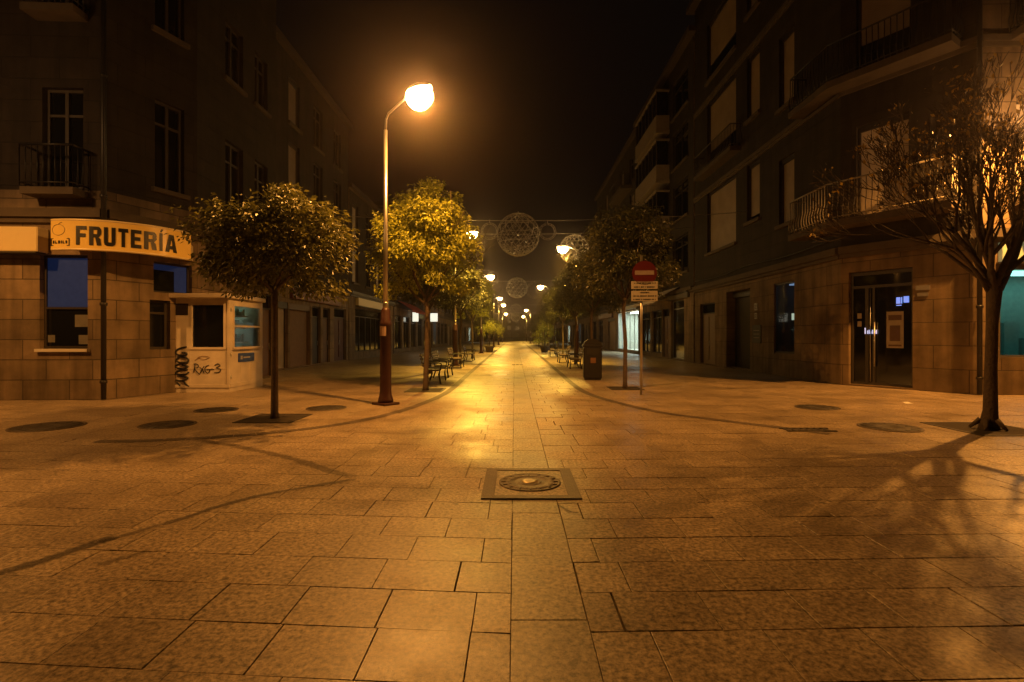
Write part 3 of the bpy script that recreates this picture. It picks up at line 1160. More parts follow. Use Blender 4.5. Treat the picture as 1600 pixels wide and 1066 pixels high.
# blank box sign to its left, on the wall
mb = MB()
a = seg_u((-34, 10.9), (-9.6, 12.0), -260); c = seg_u((-34, 10.9), (-9.6, 12.0), 77)
bs = thing('shop_sign', 'plain cream sign box along the wall beside the curved yellow sign', 'shop sign')
mb.box(a, c, .003, .32, 3.42, 3.98, f0, bev=.02); mb.build('box', CREAM, bs)
mb = MB(); mb.box(a + .02, c - .02, .05, .34, 3.38, 3.418, f0); mb.build('trim', FRAMED, bs)

# --- kiosk at the corner
KX0, KX1, KY0, KY1 = -9.12, -7.58, 13.62, 15.4
k = thing('kiosk', 'white painted street kiosk with graffiti standing against the corner building', 'kiosk', (0, 0, 0))
ks = Frame((KX0, KY0), (1, 0))           # front, u to the right, v toward the camera
kd = Frame((KX1, KY0), (0, 1))           # side, u away, v toward the street
W = KX1 - KX0; D = KY1 - KY0
mb = MB()
wx0, wx1, wz0, wz1 = .5, 1.42, 1.2, 2.36
mb.box(0, W, -D, 0, 0.0, .12, ks)
for a, c, e, g_ in ((0, W, .121, wz0), (0, wx0, wz0, wz1), (wx1, W, wz0, wz1), (0, W, wz1, 2.5)):
    mb.box(a, c, -.06, 0, e, g_, ks)
sx0, sx1 = .16, D - .14
for a, c, e, g_ in ((.001, D, .121, wz0), (.001, sx0, wz0, wz1), (sx1, D, wz0, wz1), (.001, D, wz1, 2.5)):
    mb.box(a, c, -.06, -.001, e, g_, kd)
mb.box(0, W - .061, -D, -D + .05, .121, 2.5, ks); mb.box(0, .05, -D + .051, -.061, .121, 2.5, ks)
mb.box(.001, .05, .0, .03, .125, 2.5, ks); mb.box(W - .05, W, .0, .03, .125, 2.5, ks)
mb.box(.051, W - .051, 0, .025, .125, .2, ks)
for u_ in (.49, 1.43):
    mb.box(u_ - .006, u_ + .006, .0, .006, .2, wz0 - .07, ks)
mb.box(.06, W - .06, .0, .012, .62, .65, ks)
for u_ in (.55, 1.1):
    mb.box(u_ - .006, u_ + .006, -.001, .006, .2, wz0 - .1, kd)
mb.box(.02, D - .02, -.001, .02, .12, .22, kd)
mb.build('body', KPAINT, k)
mb = MB()
for i_ in range(6):
    mb.box(.12, .42, .004, .02, 2.08 + i_ * .045, 2.1 + i_ * .045, ks)
mb.box(.1, .44, .0, .006, 2.05, 2.36, ks)
mb.build('vent', FRAMED, k)
for z_ in (.4, 1.0, 2.2):
    mb = MB(); mb.tube([kd.p(.05, .012, z_ - .05), kd.p(.05, .012, z_ + .05)], .014, 6); mb.build('hinge', ALU, k)
mb = MB()
mb.box(-.62, W + .08, -D - .05, .18, 2.502, 2.62, ks, bev=.02)
mb.build('roof', KPAINT, k)
mb = MB(); mb.box(wx0 - .03, wx1 + .03, -.01, .03, wz0 - .06, wz0, ks)
for a, c, e, g_ in ((wx0, wx0 + .04, wz0, wz1), (wx1 - .04, wx1, wz0, wz1), (wx0 + .04, wx1 - .04, wz1 - .04, wz1)):
    mb.box(a, c, -.05, .012, e, g_, ks)
kw = mb.build('window', KPAINT, k)
mb = MB(); mb.box(wx0 + .03, wx1 - .03, -.045, -.035, wz0, wz1 - .03, ks); mb.build('pane', GLASS, kw)
mb = MB()
mb.box(sx0 - .04, sx1 + .04, -.01, .06, wz0 - .07, wz0, kd)
for a, c, e, g_ in ((sx0, sx0 + .05, wz0, wz1), (sx1 - .05, sx1, wz0, wz1), (sx0 + .05, sx1 - .05, wz1 - .05, wz1), (sx0 + .05, sx1 - .05, 1.74, 1.79)):
    mb.box(a, c, -.05, .02, e, g_, kd)
kw = mb.build('window', KPAINT, k)
mb = MB(); mb.face([kd.p(sx0 + .03, -.03, wz0), kd.p(sx1 - .03, -.03, wz0), kd.p(sx1 - .03, -.03, wz1), kd.p(sx0 + .03, -.03, wz1)]); mb.build('pane', CLEAR, kw)
mb = MB()                      # shelves with goods seen through the side window
for z in (1.3, 1.7, 2.05):
    mb.box(sx0 + .1, sx1 - .1, -.62, -.3, z, z + .03, kd)
mb.build('shelf', WHITEP, k)
mb = MB()
rr = random.Random(4)
for z in (1.33, 1.73, 2.08):
    u = sx0 + .12
    while u < sx1 - .25:
        w = rr.uniform(.05, .14)
        mb.box(u, u + w * .9, -.55, -.38, z, z + rr.uniform(.1, .25), kd)
        u += w
mb.build('goods', simple('packets', (.25, .32, .25), .5, var=.8, scale=9), k)
mb = MB(); mb.box(sx0 + .4, sx1 - .3, -.75, -.66, 2.2, 2.26, kd); mb.build('tube_light', glow('kiosk_tube', (.55, 1, .8), 5), k)
mb = MB(); mb.box(sx0 + .25, sx0 + 1.1, .001, .02, .78, 1.02, kd); pq = mb.build('notice', BLUEW, k)
mb = MB()
for (a, c, e, g_) in ((.35, .45, .85, .95), (.5, .85, .88, .92)):
    mb.box(sx0 + a, sx0 + c, .0205, .023, e, g_, kd)
mb.build('notice_print', PLATE, pq)


def scribble(fr, strokes, u, z, su, sz, r, v=.014):
    mb = MB()
    for s in strokes:
        pts = smooth_path([Vector((x, y)) for x, y in s], 4)
        mb.tube([fr.p(u + p.x * su, v, z + p.y * sz) for p in pts], r, 5)
    return mb


tagbig = [[(.8, 1), (.3, .95), (.1, .88), (.2, .8), (.7, .78), (.8, .84), (.5, .85)],
          [(.2, .74), (.8, .72), (.9, .62), (.4, .6), (.1, .66), (.3, .72)], [(.9, .6), (.2, .55), (.1, .48), (.6, .44), (.9, .5), (.5, .54)],
          [(.85, .42), (.3, .4), (.1, .32), (.7, .3), (.95, .36)], [(.2, .26), (.9, .22), (.5, .14), (.1, .16)], [(.6, .14), (.8, .04), (1.0, 0)], [(.15, .1), (.4, .02)]]
scribble(ks, tagbig, .08, .16, .4, 1.05, .024).build('graffiti', SPRAY, k)
tag2 = [[(-.02, .1), (.03, .8), (.0, 1.0), (.13, .92), (.15, .62), (.02, .5), (.2, -.1)], [(.22, .0), (.26, .3), (.36, .75)], [(.2, .62), (.3, .4), (.35, .02)], [(.53, .85), (.42, .7), (.39, .3), (.48, .05), (.55, .2), (.54, .42), (.45, .38)], [(.57, .36), (.64, .46), (.7, .38)], [(.73, .82), (.84, 1.0), (.92, .8), (.79, .58), (.93, .45), (.9, .15), (.72, .1)]]
scribble(ks, tag2, .6, .5, .75, .26, .011).build('graffiti', SPRAY, k)
tag3 = [[(0, 0), (.3, .4), (.6, .1), (1, .5)], [(.2, .5), (.5, .7), (.9, .6)]]
scribble(ks, tag3, .62, .85, .4, .16, .006).build('graffiti', simple('faint_spray', (.25, .13, .06), .7), k)

# --- left row
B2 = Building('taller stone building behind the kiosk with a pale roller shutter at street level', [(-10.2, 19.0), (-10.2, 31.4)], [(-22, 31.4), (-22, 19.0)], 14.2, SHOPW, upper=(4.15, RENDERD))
for (a, c, z1, kd_, kw_) in ((430, 450, 3.0, 'roll', {'mat': SHUTW}), (453, 485, 3.0, 'roll', {'mat': simple('brown_boarding', (.24, .15, .09), .7), 'frame': WOOD}), (488, 501, 3.0, 'door', {'mat': FRAMED}), (505, 516, 3.0, 'door', {}), (522, 541, 3.1, 'door', {'mat': WOODR, 'frame': FRAMEW})):
    B2.op(0, a, c, .06, z1, kd_, **kw_)
for z in (5.2, 8.3, 11.2):
    for i in range(4):
        B2.op(0, 1.2 + i * 2.9, 2.4 + i * 2.9, z, z + 2.1, 'win' if (i + int(z)) % 3 else 'shut', px=False)
B2.band(4.0, 4.2, .14)
B2.finish()
B3 = Building('low shop building left of the tall lamp post with a cream fascia', [(-10.2, 31.6), (-10.2, 43)], [(-22, 43), (-22, 31.6)], 10.6, SHOPW, upper=(4.25, RENDERW))
B3.op(0, 555, 597, .45, 3.3, 'shop', frame=FRAMEW)
B3.op(0, 601, 606, .06, 2.9, 'door')
for z in (4.9, 7.7):
    for i in range(4):
        B3.op(0, .6 + i * 2.8, 1.8 + i * 2.8, z, z + 2.2, 'shut' if i % 2 == 0 else 'win', px=False, **({'mat': SHUTW} if i % 2 == 0 else {}))
B3.band(4.1, 4.3, .2, mat=FRAMED)
B3.finish()
f = Frame((-10.2, 31.6), (0, 1))
fs_ = thing('shop_fascia', 'cream fascia board above the shop left of the lamp post', 'shop sign', (0, 0, 0))
mb = MB(); mb.box(1.2, 7.8, .003, .22, 3.45, 3.95, f, bev=.02); mb.build('board', CREAM, fs_)
mb = MB(); mb.box(1.1, 7.9, .05, .26, 3.39, 3.448, f); mb.build('trim', FRAMED, fs_)


def generic(label, side, y0, y1, h, mat, floors, bays, seed, lit=None, over=.35):
    r = random.Random(seed)
    if side < 0:
        path = [(-10.2, y0), (-10.2, y1)]; back = [(-22, y1), (-22, y0)]
    else:
        path = [(10.0, y1), (10.0, y0)]; back = [(22, y0), (22, y1)]
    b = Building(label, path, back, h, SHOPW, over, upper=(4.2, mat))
    L = y1 - y0
    bw = L / bays
    for i in range(bays):
        u = i * bw
        kd_ = r.choice(('shop', 'shop', 'roll', 'door', 'shop'))
        if lit and i in lit:
            b.op(0, u + .4, u + bw - .4, .4, 3.4, 'lit', px=False, depth=2.2, **lit[i])
        elif kd_ == 'door':
            b.op(0, u + bw / 2 - .6, u + bw / 2 + .6, .05, 3.0, 'door', px=False)
        else:
            b.op(0, u + .4, u + bw - .4, .35 if kd_ == 'shop' else .05, 3.3, kd_, px=False)
    fh = (h - 4.6) / floors
    for fl in range(floors):
        z = 4.9 + fl * fh
        for i in range(bays):
            u = i * bw + bw / 2
            ww = min(1.3, bw * .32)
            b.op(0, u - ww / 2, u + ww / 2, z, z + min(2.2, fh - .9), r.choice(('win', 'shut', 'win')), px=False)
    b.band(4.1, 4.3, .15)
    b.finish()
    return b


generic('building behind the bright leafy tree with red awning', -1, 43.2, 57, 12.5, RENDERD, 3, 4, 3)
generic('far stone building left of the far lamp posts', -1, 57.2, 74, 14, STONE2, 3, 5, 5, lit={2: {'lamp': SHOPGLOWB}})
generic('plain dim building farther along the row facing the far shrub', -1, 74.2, 98, 13, RENDERW, 3, 6, 8)
generic('long dark building near the far end of the street', -1, 98.2, 150, 15, RENDERD, 3, 10, 9, lit={3: {'lamp': SHOPGLOW}})
generic('last pale block before the street ends, beyond the lamps', -1, 150.2, 230, 14, RENDERW, 3, 12, 19)


def awning(name, label, x0, y0, y1, z0, z1, proj, side, mat):
    t = thing(name, label, 'awning', (0, 0, 0))
    mb = MB()
    sx = 1 if side < 0 else -1
    n = 10
    vs = []
    for i in range(n + 1):
        yy = y0 + (y1 - y0) * i / n
        vs += [(x0, yy, z1), (x0 + sx * proj, yy, z0 + .18), (x0 + sx * proj, yy, z0 - (.04 if i % 2 else 0)), (x0 + sx * (proj - .02), yy, z0 - (.04 if i % 2 else 0)), (x0 + sx * (proj - .02), yy, z0 + .15), (x0, yy, z1 - .03)]
    fs = []
    for i in range(n):
        for j in range(5):
            fs.append((i * 6 + j, i * 6 + j + 1, i * 6 + 7 + j, i * 6 + 6 + j))
    mb.raw(vs, fs)
    mb.build('fabric', mat, t)
    for yy in (y0 + .15, y1 - .15):
        mb = MB()
        mb.tube([(x0, yy, z0 + .1), (x0 + sx * (proj - .05), yy, z0 + .12)], .02, 6)
        mb.build('arm', ALU, t)
    return t


awning('awning', 'red shop awning behind the bright leafy tree', -10.2, 44.5, 52, 3.6, 4.6, 1.3, -1, REDF)
awning('awning', 'pale awning jutting from the wall behind the traffic signs', 10.0, 31, 36.5, 3.55, 4.5, 1.5, 1, CANV)


def blade_sign(label, x, y, z0, z1, w, mat, side):
    t = thing('projecting_sign', label, 'shop sign', (x, y, 0))
    sx = 1 if side < 0 else -1
    b = MB(); b.box(min(sx * .25, sx * (.25 + w)), max(sx * .25, sx * (.25 + w)), -.07, .07, z0, z1); b.build('light_box', mat, t)
    b = MB(); b.tube([(0, 0, (z0 + z1) / 2), (sx * .25, 0, (z0 + z1) / 2)], .03, 6)
    b.box(min(sx * .23, sx * (.27 + w)), max(sx * .23, sx * (.27 + w)), -.09, .09, z1, z1 + .05)
    b.build('bracket', FRAMED, t)


blade_sign('narrow lit white sign, left of two beyond the lamp post', -10.2, 50, 2.9, 3.85, .55, WHITEGLOW, -1)
blade_sign('wide lit white sign, right of two beyond the lamp post', -9.6, 55.5, 3.05, 3.95, 1.0, WHITEGLOW, -1)

# --- right corner building
PR = [(10.0, 28.4), (10.0, 15.7), (11.8, 13.0), (36, 12.5)]
C = Building('stone corner building with the glass shop door and wrapped balcony', PR, [(36, 28.4)], 19.5, STONE2, .5, upper=(4.2, STONE_SHADED, (0, 1)))  # shade colour left off the side wall next to the lamp
C.op(0, 1094, 1117, .05, 3.2, 'door', mat=simple('pale_door', (.2, .14, .09), .5))
C.op(0, 1135, 1172, .04, 3.55, 'roll', mat=FRAMED, depth=.5)
C.op(0, 1209, 1241, .85, 3.5, 'lit', depth=1.6, room=ROOMD, lamp=glow('dim_room_lamp', (.35, .6, 1), .35), frame=FRAMED)
for (z0, z1) in ((5.75, 8.9), (10.1, 13.5), (14.6, 17.6)):
    C.op(0, 1105, 1150, z0, z1, 'shut', gap=0 if z0 < 9 else .9, frame=FRAMED)
    C.op(0, 1167, 1187, z0 + .6, z1 - .1, 'shut', gap=.25, frame=FRAMED)
    C.op(0, 1217, 1241, z0 - .1, z1 - .8, 'shut', frame=FRAMED)
C.op(1, 1326, 1426, .05, 3.42, 'custom', depth=.3)
C.op(1, 1338, 1422, 4.98, 7.75, 'shut', mat=SHUTW, frame=FRAMED)
C.op(1, 1338, 1425, 9.2, 12.0, 'shut', gap=1.0, frame=FRAMED)
C.op(2, 1562, 1800, .95, 3.25, 'lit', depth=1.8, lamp=TEALGLOW, room=simple('teal_room', (.22, .36, .33), .7))
C.op(2, 1588, 1660, 4.98, 7.6, 'shut', mat=SHUTW, frame=FRAMED)
C.op(2, 1588, 1660, 9.2, 11.8, 'win')
C.op(2, 1800, 1900, 4.98, 7.6, 'win')
C.band(3.98, 4.2, .18)
C.band(8.95, 9.1, .1, name='string_course')
C.band(13.6, 13.75, .1, name='string_course')
C.finish()
ch = Vector((11.8 - 10, 13.0 - 15.7)).normalized(); cn = Vector((ch.y, -ch.x))
for z in (4.95, 9.15):
    pr = .72
    e = Vector((11.8, 13.0)) - ch * .35
    e2 = e + cn * pr
    c2 = (9.4, 15.7 - .26)
    C.balcony([(9.998, 17.6), (9.4, 17.6), c2, e2[:], (e - cn * .002)[:], (9.999, 15.701)][::-1], [(9.99, 17.55), (9.45, 17.55), (9.45, 15.46), (e2 - cn * .05)[:], (e + cn * .02)[:]], z, 1.12, RAILW if z < 6 else IRONP, sp=.15)
    C.balcony([(12.5, 12.98), (12.5, 12.3), (16.2, 12.25), (16.2, 12.9)], [(12.55, 12.95), (12.55, 12.35), (16.15, 12.3), (16.15, 12.9)], z, 1.05, IRONP, sp=.13)
for z in (9.9,):
    C.balcony([(9.998, 27.2), (9.5, 27.2), (9.5, 22.6), (9.998, 22.6)][::-1], [(9.99, 27.15), (9.55, 27.15), (9.55, 22.65), (9.99, 22.65)], z, 1.0, FRAMEW, sp=.16)
# glass shop door on the chamfer
fr_ = C.fr(1); u0, u1 = C.u(1, 1326), C.u(1, 1426)
if u0 > u1:
    u0, u1 = u1, u0
w = u1 - u0
mb = MB(); t = .07
for a, c, e, g_ in ((u0, u0 + t, .05, 3.42), (u1 - t, u1, .05, 3.42), (u0 + t, u1 - t, 3.3, 3.42), (u0 + t, u1 - t, 2.92, 3.0), (u0 + t, u1 - t, .05, .12), (u0 + w * .24, u0 + w * .24 + .09, .12, 2.92), (u0 + w * .36, u0 + w * .36 + .06, .12, 2.92)):
    mb.box(a, c, -.24, -.14, e, g_, fr_)
gd = C.part(mb, 'glass_door', FRAMED)
mb = MB(); mb.box(u0 + .04, u1 - .04, -.2, -.19, .1, 3.38, fr_); C.part(mb, 'pane', GLASS, gd)
mb = MB(); mb.tube([fr_.p(u0 + w * .4, -.1, .6), fr_.p(u0 + w * .4, -.1, 1.9)], .018, 8); mb.tube([fr_.p(u0 + w * .33, -.12, .15), fr_.p(u0 + w * .33, -.12, 2.9)], .014, 8); C.part(mb, 'handle', ALU, gd)
mb = MB(); mb.box(u0 + w * .57, u0 + w * .83, -.189, -.186, 1.15, 2.2, fr_); po = C.part(mb, 'poster', POSTER, gd)
mb = MB()
for (a, c, e, g_) in ((.6, .8, 1.95, 2.1), (.62, .78, 1.35, 1.8), (.6, .8, 1.2, 1.25)):
    mb.box(u0 + w * a, u0 + w * c, -.1855, -.184, e, g_, fr_)
C.part(mb, 'poster_print', simple('poster_ink', (.1, .05, .04), .6), po)
mb = MB()
for (a, c, e, g_) in ((.72, .78, 2.42, 2.6), (.79, .81, 2.42, 2.6), (.83, .91, 2.44, 2.62), (.72, .8, 2.36, 2.385)):
    mb.box(u0 + w * a, u0 + w * c, -.188, -.18, e, g_, fr_)
C.part(mb, 'blue_sign', BLUELED, gd)
mb = MB()
for i, (a, hh) in enumerate(((.235, .18), (.275, .1), (.3, .12), (.325, .07), (.355, .12), (.39, .09), (.415, .12))):
    mb.box(u0 + w * a, u0 + w * (a + .018), -.133, -.128, 1.56, 1.56 + hh, fr_)
C.part(mb, 'lit_lettering', WHITELED, gd)
mb = MB()
for (a, e) in ((.1, 2.02), (.1, 1.78)):
    mb.box(u0 + w * a, u0 + w * (a + .07), -.188, -.185, e, e + .16, fr_)
C.part(mb, 'sticker', POSTER, gd)
# lit things inside the street window
fr_ = C.fr(0); u0, u1 = sorted((C.u(0, 1209), C.u(0, 1241)))
mb = MB(); mb.box(u1 - .55, u1 - .25, -.4, -.36, 2.9, 3.15, fr_); C.part(mb, 'lamp', glow('shop_lamp_blue', (.55, .8, 1), 1.6))
mb = MB()
for a in (.35, .62, .8):
    mb.box(u0 + a, u0 + a + (.1 if a > .5 else .22), -.52, -.5, 2.1, 2.35, fr_)
C.part(mb, 'lit_display', glow('display_glow', (.7, .9, .7), .5))
# plaques and letter box on the wall
fr_ = C.fr(0)
for (px, z0, z1, ww, m, nm, lab) in ((1182, 2.55, 2.85, .3, PLATE, 'plaque', 'small pale square plaque on the wall beside the dark shutter'), (1182, 2.2, 2.45, .26, PLATE, 'plaque', 'small pale round-cornered plaque below the other plaque'), (1183, 1.2, 1.95, .75, IRONP, 'notice_board', 'black notice board below the plaques')):
    u = C.u(0, px)
    t = thing(nm, lab, 'plaque' if nm == 'plaque' else 'notice board')
    t.location = (10.0, 28.4, 0)
    mb = MB(); mb.box(u - ww / 2, u + ww / 2, .003, .035, z0, z1, fr_, bev=.015)
    mb.build('plate' if nm == 'plaque' else 'board', m, t)
    mb = MB()
    for q in (.3, .5, .7):
        zz = z0 + (z1 - z0) * q
        mb.box(u - ww * .33, u + ww * .33, .0355, .038, zz - .012, zz + .012, fr_)
    mb.build('print', FRAMED if nm == 'plaque' else POSTER, t)
fr_ = C.fr(1); u = C.u(1, 1442)
t = thing('plaque', 'two small dark plaques right of the glass shop door', 'plaque', (10, 28.4, 0))
mb = MB(); mb.box(u - .16, u + .16, .003, .02, 2.75, 2.88, fr_); mb.box(u - .12, u + .12, .003, .02, 2.58, 2.68, fr_); mb.build('plate', simple('grey_plate', (.16, .15, .15), .4), t)
downpipe(11.72, 12.9, 18.9, 'slim drainpipe on the corner behind the bare tree')
t = thing('shop_sign', 'pale green lit fascia above the teal shop window behind the bare tree', 'shop sign', (0, 0, 0))
f2 = Frame((11.8, 13.0), (24.2, -.5))
mb = MB(); mb.box(.45, 9, .003, .16, 3.36, 3.86, f2, bev=.02); mb.build('box', simple('sign_green', (.5, .62, .42), .4, emit=(.6, .85, .5), estr=.1), t)
mb = MB(); mb.box(.4, 9.05, .02, .2, 3.31, 3.358, f2); mb.build('trim', FRAMED, t)

# --- right row
D2 = Building('building with stacked bay galleries behind the traffic signs', [(10.0, 41), (10.0, 28.6)], [(22, 28.6), (22, 41)], 18.3, SHOPW, .6, upper=(4.2, RENDERD))
D2.op(0, 1048, 1069, .06, 3.7, 'shop', frame=ALU)
D2.op(0, 1018, 1034, .3, 3.3, 'shop')
D2.op(0, 1034.5, 1046, .1, 3.3, 'door')
D2.op(0, 1001, 1016, .3, 3.3, 'shop')
for z in (5.3, 8.6, 11.9, 15.1):
    D2.op(0, 8.6, 11.5, z, z + 2.2, 'win', px=False, frame=FRAMED)
    D2.op(0, .5, 1.7, z, z + 2.2, 'shut', px=False)
D2.band(4.1, 4.3, .16)
D2.finish()
for z in (5.0, 8.3, 11.6, 14.8):
    fr_ = D2.fr(0)
    mb = MB(); mb.box(2.2, 8.0, .003, .9, z - .22, z, fr_); mb.box(2.25, 7.95, .003, .86, z, z + .95, fr_); mb.box(2.2, 8.0, .003, .9, z + 2.5, z + 2.62, fr_)
    o = D2.part(mb, 'bay', simple('bay_panel', (.32, .26, .2), .7) if z == 5.0 else MATS['bay_panel'])
    mb = MB()
    for i in range(7):
        u = 2.25 + i * 5.64 / 6
        mb.box(u, u + .06, .8, .86, z + .95, z + 2.5, fr_)
    D2.part(mb, 'window_frame', FRAMEW, o)
    mb = MB(); mb.box(2.3, 7.9, .1, .82, z + .952, z + 2.498, fr_); D2.part(mb, 'pane', GLASS, o)
D3 = Building('building with the brightly lit green-white shop window beyond the bin', [(10.0, 62), (10.0, 41.2)], [(22, 41.2), (22, 62)], 18.0, SHOPW, .6, upper=(4.25, RENDERW))
D3.op(0, 965.5, 997, .25, 3.7, 'lit', depth=3.0)
D3.op(0, 950, 961, .1, 3.3, 'roll')
D3.op(0, 1.0, 4.0, .3, 3.3, 'shop', px=False)
for z in (5.2, 8.4, 11.6, 14.7):
    for i in range(5):
        D3.op(0, 1.5 + i * 4, 3.2 + i * 4, z, z + 2.1, 'shut' if (i + int(z)) % 2 else 'win', px=False)
D3.band(4.15, 4.35, .16)
D3.finish()
for z in (7.9, 11.1, 14.3):
    D3.balcony([(9.998, 49), (9.0, 49), (9.0, 43.4), (9.998, 43.4)][::-1], [(9.99, 48.95), (9.05, 48.95), (9.05, 43.45), (9.99, 43.45)], z, 1.0, FRAMEW, sp=.3, thick=.3, curvy=False)
generic('far building on the right beyond the lit shop window', 1, 62.2, 84, 16, RENDERD, 4, 6, 31, lit={1: {'lamp': SHOPGLOWB}})
generic('far pale building on the right past the columnar shrub', 1, 84.2, 112, 15, RENDERW, 3, 7, 32, lit={4: {'lamp': SHOPGLOW}})
generic('long dim building on the right near the street end', 1, 112.2, 165, 14, STONE2, 3, 10, 33)
generic('last dark building on the right before the street ends', 1, 165.2, 235, 15, RENDERD, 3, 12, 34)
eb = Building('dark block closing the far end of the street', [(-30, 290), (30, 290)], [(30, 305), (-30, 305)], 14, RENDERD)
for i in range(12):
    for z in (1, 5, 8.5):
        eb.op(0, 3 + i * 4.6, 5 + i * 4.6, z, z + 2.2, 'dwin', px=False)
eb.finish()


def fascia(label, x, y0, y1, z0, z1, mat, side):
    t = thing('shop_fascia', label, 'shop sign', (0, 0, 0))
    f_ = Frame((x, y0 if side < 0 else y1), (0, 1 if side < 0 else -1))
    L_ = y1 - y0
    b = MB(); b.box(0, L_, .004, .16, z0, z1, f_, bev=.02); b.build('board', mat, t)
    b = MB(); b.box(-.05, L_ + .05, .02, .22, z1 + .002, z1 + .06, f_); b.build('trim', FRAMED, t)


fascia('dull red fascia board over the doors behind the kiosk', -10.2, 23.2, 29.6, 3.2, 3.7, simple('faded_red_fascia', (.16, .05, .035), .5), -1)
fascia('grey fascia board under the pale awning, right side', 10.0, 29.2, 33.0, 3.72, 4.02, simple('grey_fascia', (.16, .15, .14), .5), 1)
fascia('white fascia above the brightly lit shop window', 10.0, 41.6, 49.5, 3.78, 4.1, simple('white_fascia', (.5, .48, .44), .5), 1)
fascia('brown fascia board beyond the brightly lit shop window', 10.0, 52, 60, 3.4, 3.9, simple('brown_fascia', (.15, .08, .05), .5), 1)
fascia('green fascia board near the lit white signs', -10.2, 53, 56.6, 3.35, 3.8, simple('green_fascia', (.05, .12, .06), .5), -1)
for (pts_, lab_) in (([(9.93, 28.3, 4.5), (9.9, 25, 4.38), (9.93, 22, 4.5), (9.9, 18.6, 4.4), (9.93, 15.9, 4.52)], 'black cable sagging along the stone wall above the ground floor'), ([(-10.12, 19.2, 4.6), (-10.1, 23, 4.45), (-10.12, 27, 4.6), (-10.1, 31.2, 4.5)], 'black cable sagging along the wall behind the kiosk')):
    b = MB(); b.tube(smooth_path([Vector(p_) for p_ in pts_], 6), .018, 5)
    tag(b.build('wall_cable', IRONP), lab_, 'cable')


# ------------------------------------------------------------------ street lamps
SOD = (1.0, .39, .062)
SODY = (1.0, .54, .065)


def street_lamp(label, x, y, h, side, power, col, bulb, rz=None, sticker=False, arm=.78, spot=172, tilt=0, narrow=0):
    """side: +1 arm points to +x.  Lower column, pole, arm, hooded head, glowing bowl."""
    t = thing('street_lamp', label, 'street lamp', (x, y, 0), rz if rz is not None else 0 if side > 0 else math.pi, 'street lamps')
    b = MB()
    b.box(-.24, .24, -.2, .2, .0, .05, bev=.01)
    b.lathe([(.17, .05), (.16, .12), (.135, .2), (.125, .3), (.12, 1.7), (.13, 1.72), (.13, 1.8), (.105, 1.84), (.1, 2.05), (.06, 2.12)], 14)
    b.build('column', REDP, t)
    b = MB()
    b.tube([(0, 0, 2.1), (0, 0, 3.6), (0, 0, h - .25)], [.055, .05, .04], 12)
    b.lathe([(.065, 2.1), (.065, 2.22), (.055, 2.24)], 12)
    b.build('pole', GALV, t)
    b = MB()
    b.tube([(0, 0, h - .3), (.02, 0, h - .02), (.1, 0, h + .08), (arm - .3, 0, h + .27)], .024, 8)
    b.build('arm', GALV, t)
    b = MB()
    vs = []
    # hooded head: an elongated shell
    prof = [(-.36, .03, .26), (-.3, .1, .3), (-.1, .19, .36), (.12, .2, .36), (.28, .14, .32), (.36, .05, .27)]
    n = 8
    for (dx, wy, zt) in prof:
        for k_ in range(n + 1):
            th = math.pi * k_ / n
            vs.append((arm + dx, wy * math.cos(th), h + .24 + (zt - .24) * math.sin(th)))
    fs = []
    for i in range(len(prof) - 1):
        for k_ in range(n):
            fs.append((i * (n + 1) + k_, i * (n + 1) + k_ + 1, (i + 1) * (n + 1) + k_ + 1, (i + 1) * (n + 1) + k_))
    b.raw(vs, fs, True)
    b.build('head', GALV, t)
    b = MB()
    b.lathe([(.04, -.14), (.14, -.1), (.22, -.01), (.265, .1), (.25, .2), (.19, .237)], 18, (arm + .02, 0, h), sx=1.15)
    b.build('bowl', bulb, t)
    if sticker:
        b = MB()
        for i in range(5):
            a = R(-130 + i * 20)
            a2 = a + R(20)
            b.face([(.1245 * math.cos(a), .1245 * math.sin(a), 1.5), (.1245 * math.cos(a2), .1245 * math.sin(a2), 1.5), (.1245 * math.cos(a2), .1245 * math.sin(a2), 1.72), (.1245 * math.cos(a), .1245 * math.sin(a), 1.72)])
        b.build('sticker', STICK, t)
    if power:
        l = bpy.data.lights.new('lamp_light', 'SPOT')
        l.energy = power; l.color = col; l.spot_size = R(spot); l.spot_blend = .5; l.shadow_soft_size = .24 if narrow else .05
        lo = bpy.data.objects.new('lamp_light', l)
        COL.objects.link(lo)
        lo.parent = t
        lo.location = (arm + .02, 0, h + .03)
        if narrow:
            lo.scale = (narrow, 1, 1)
        lo.rotation_euler = (0, R(-tilt), 0)
    return t


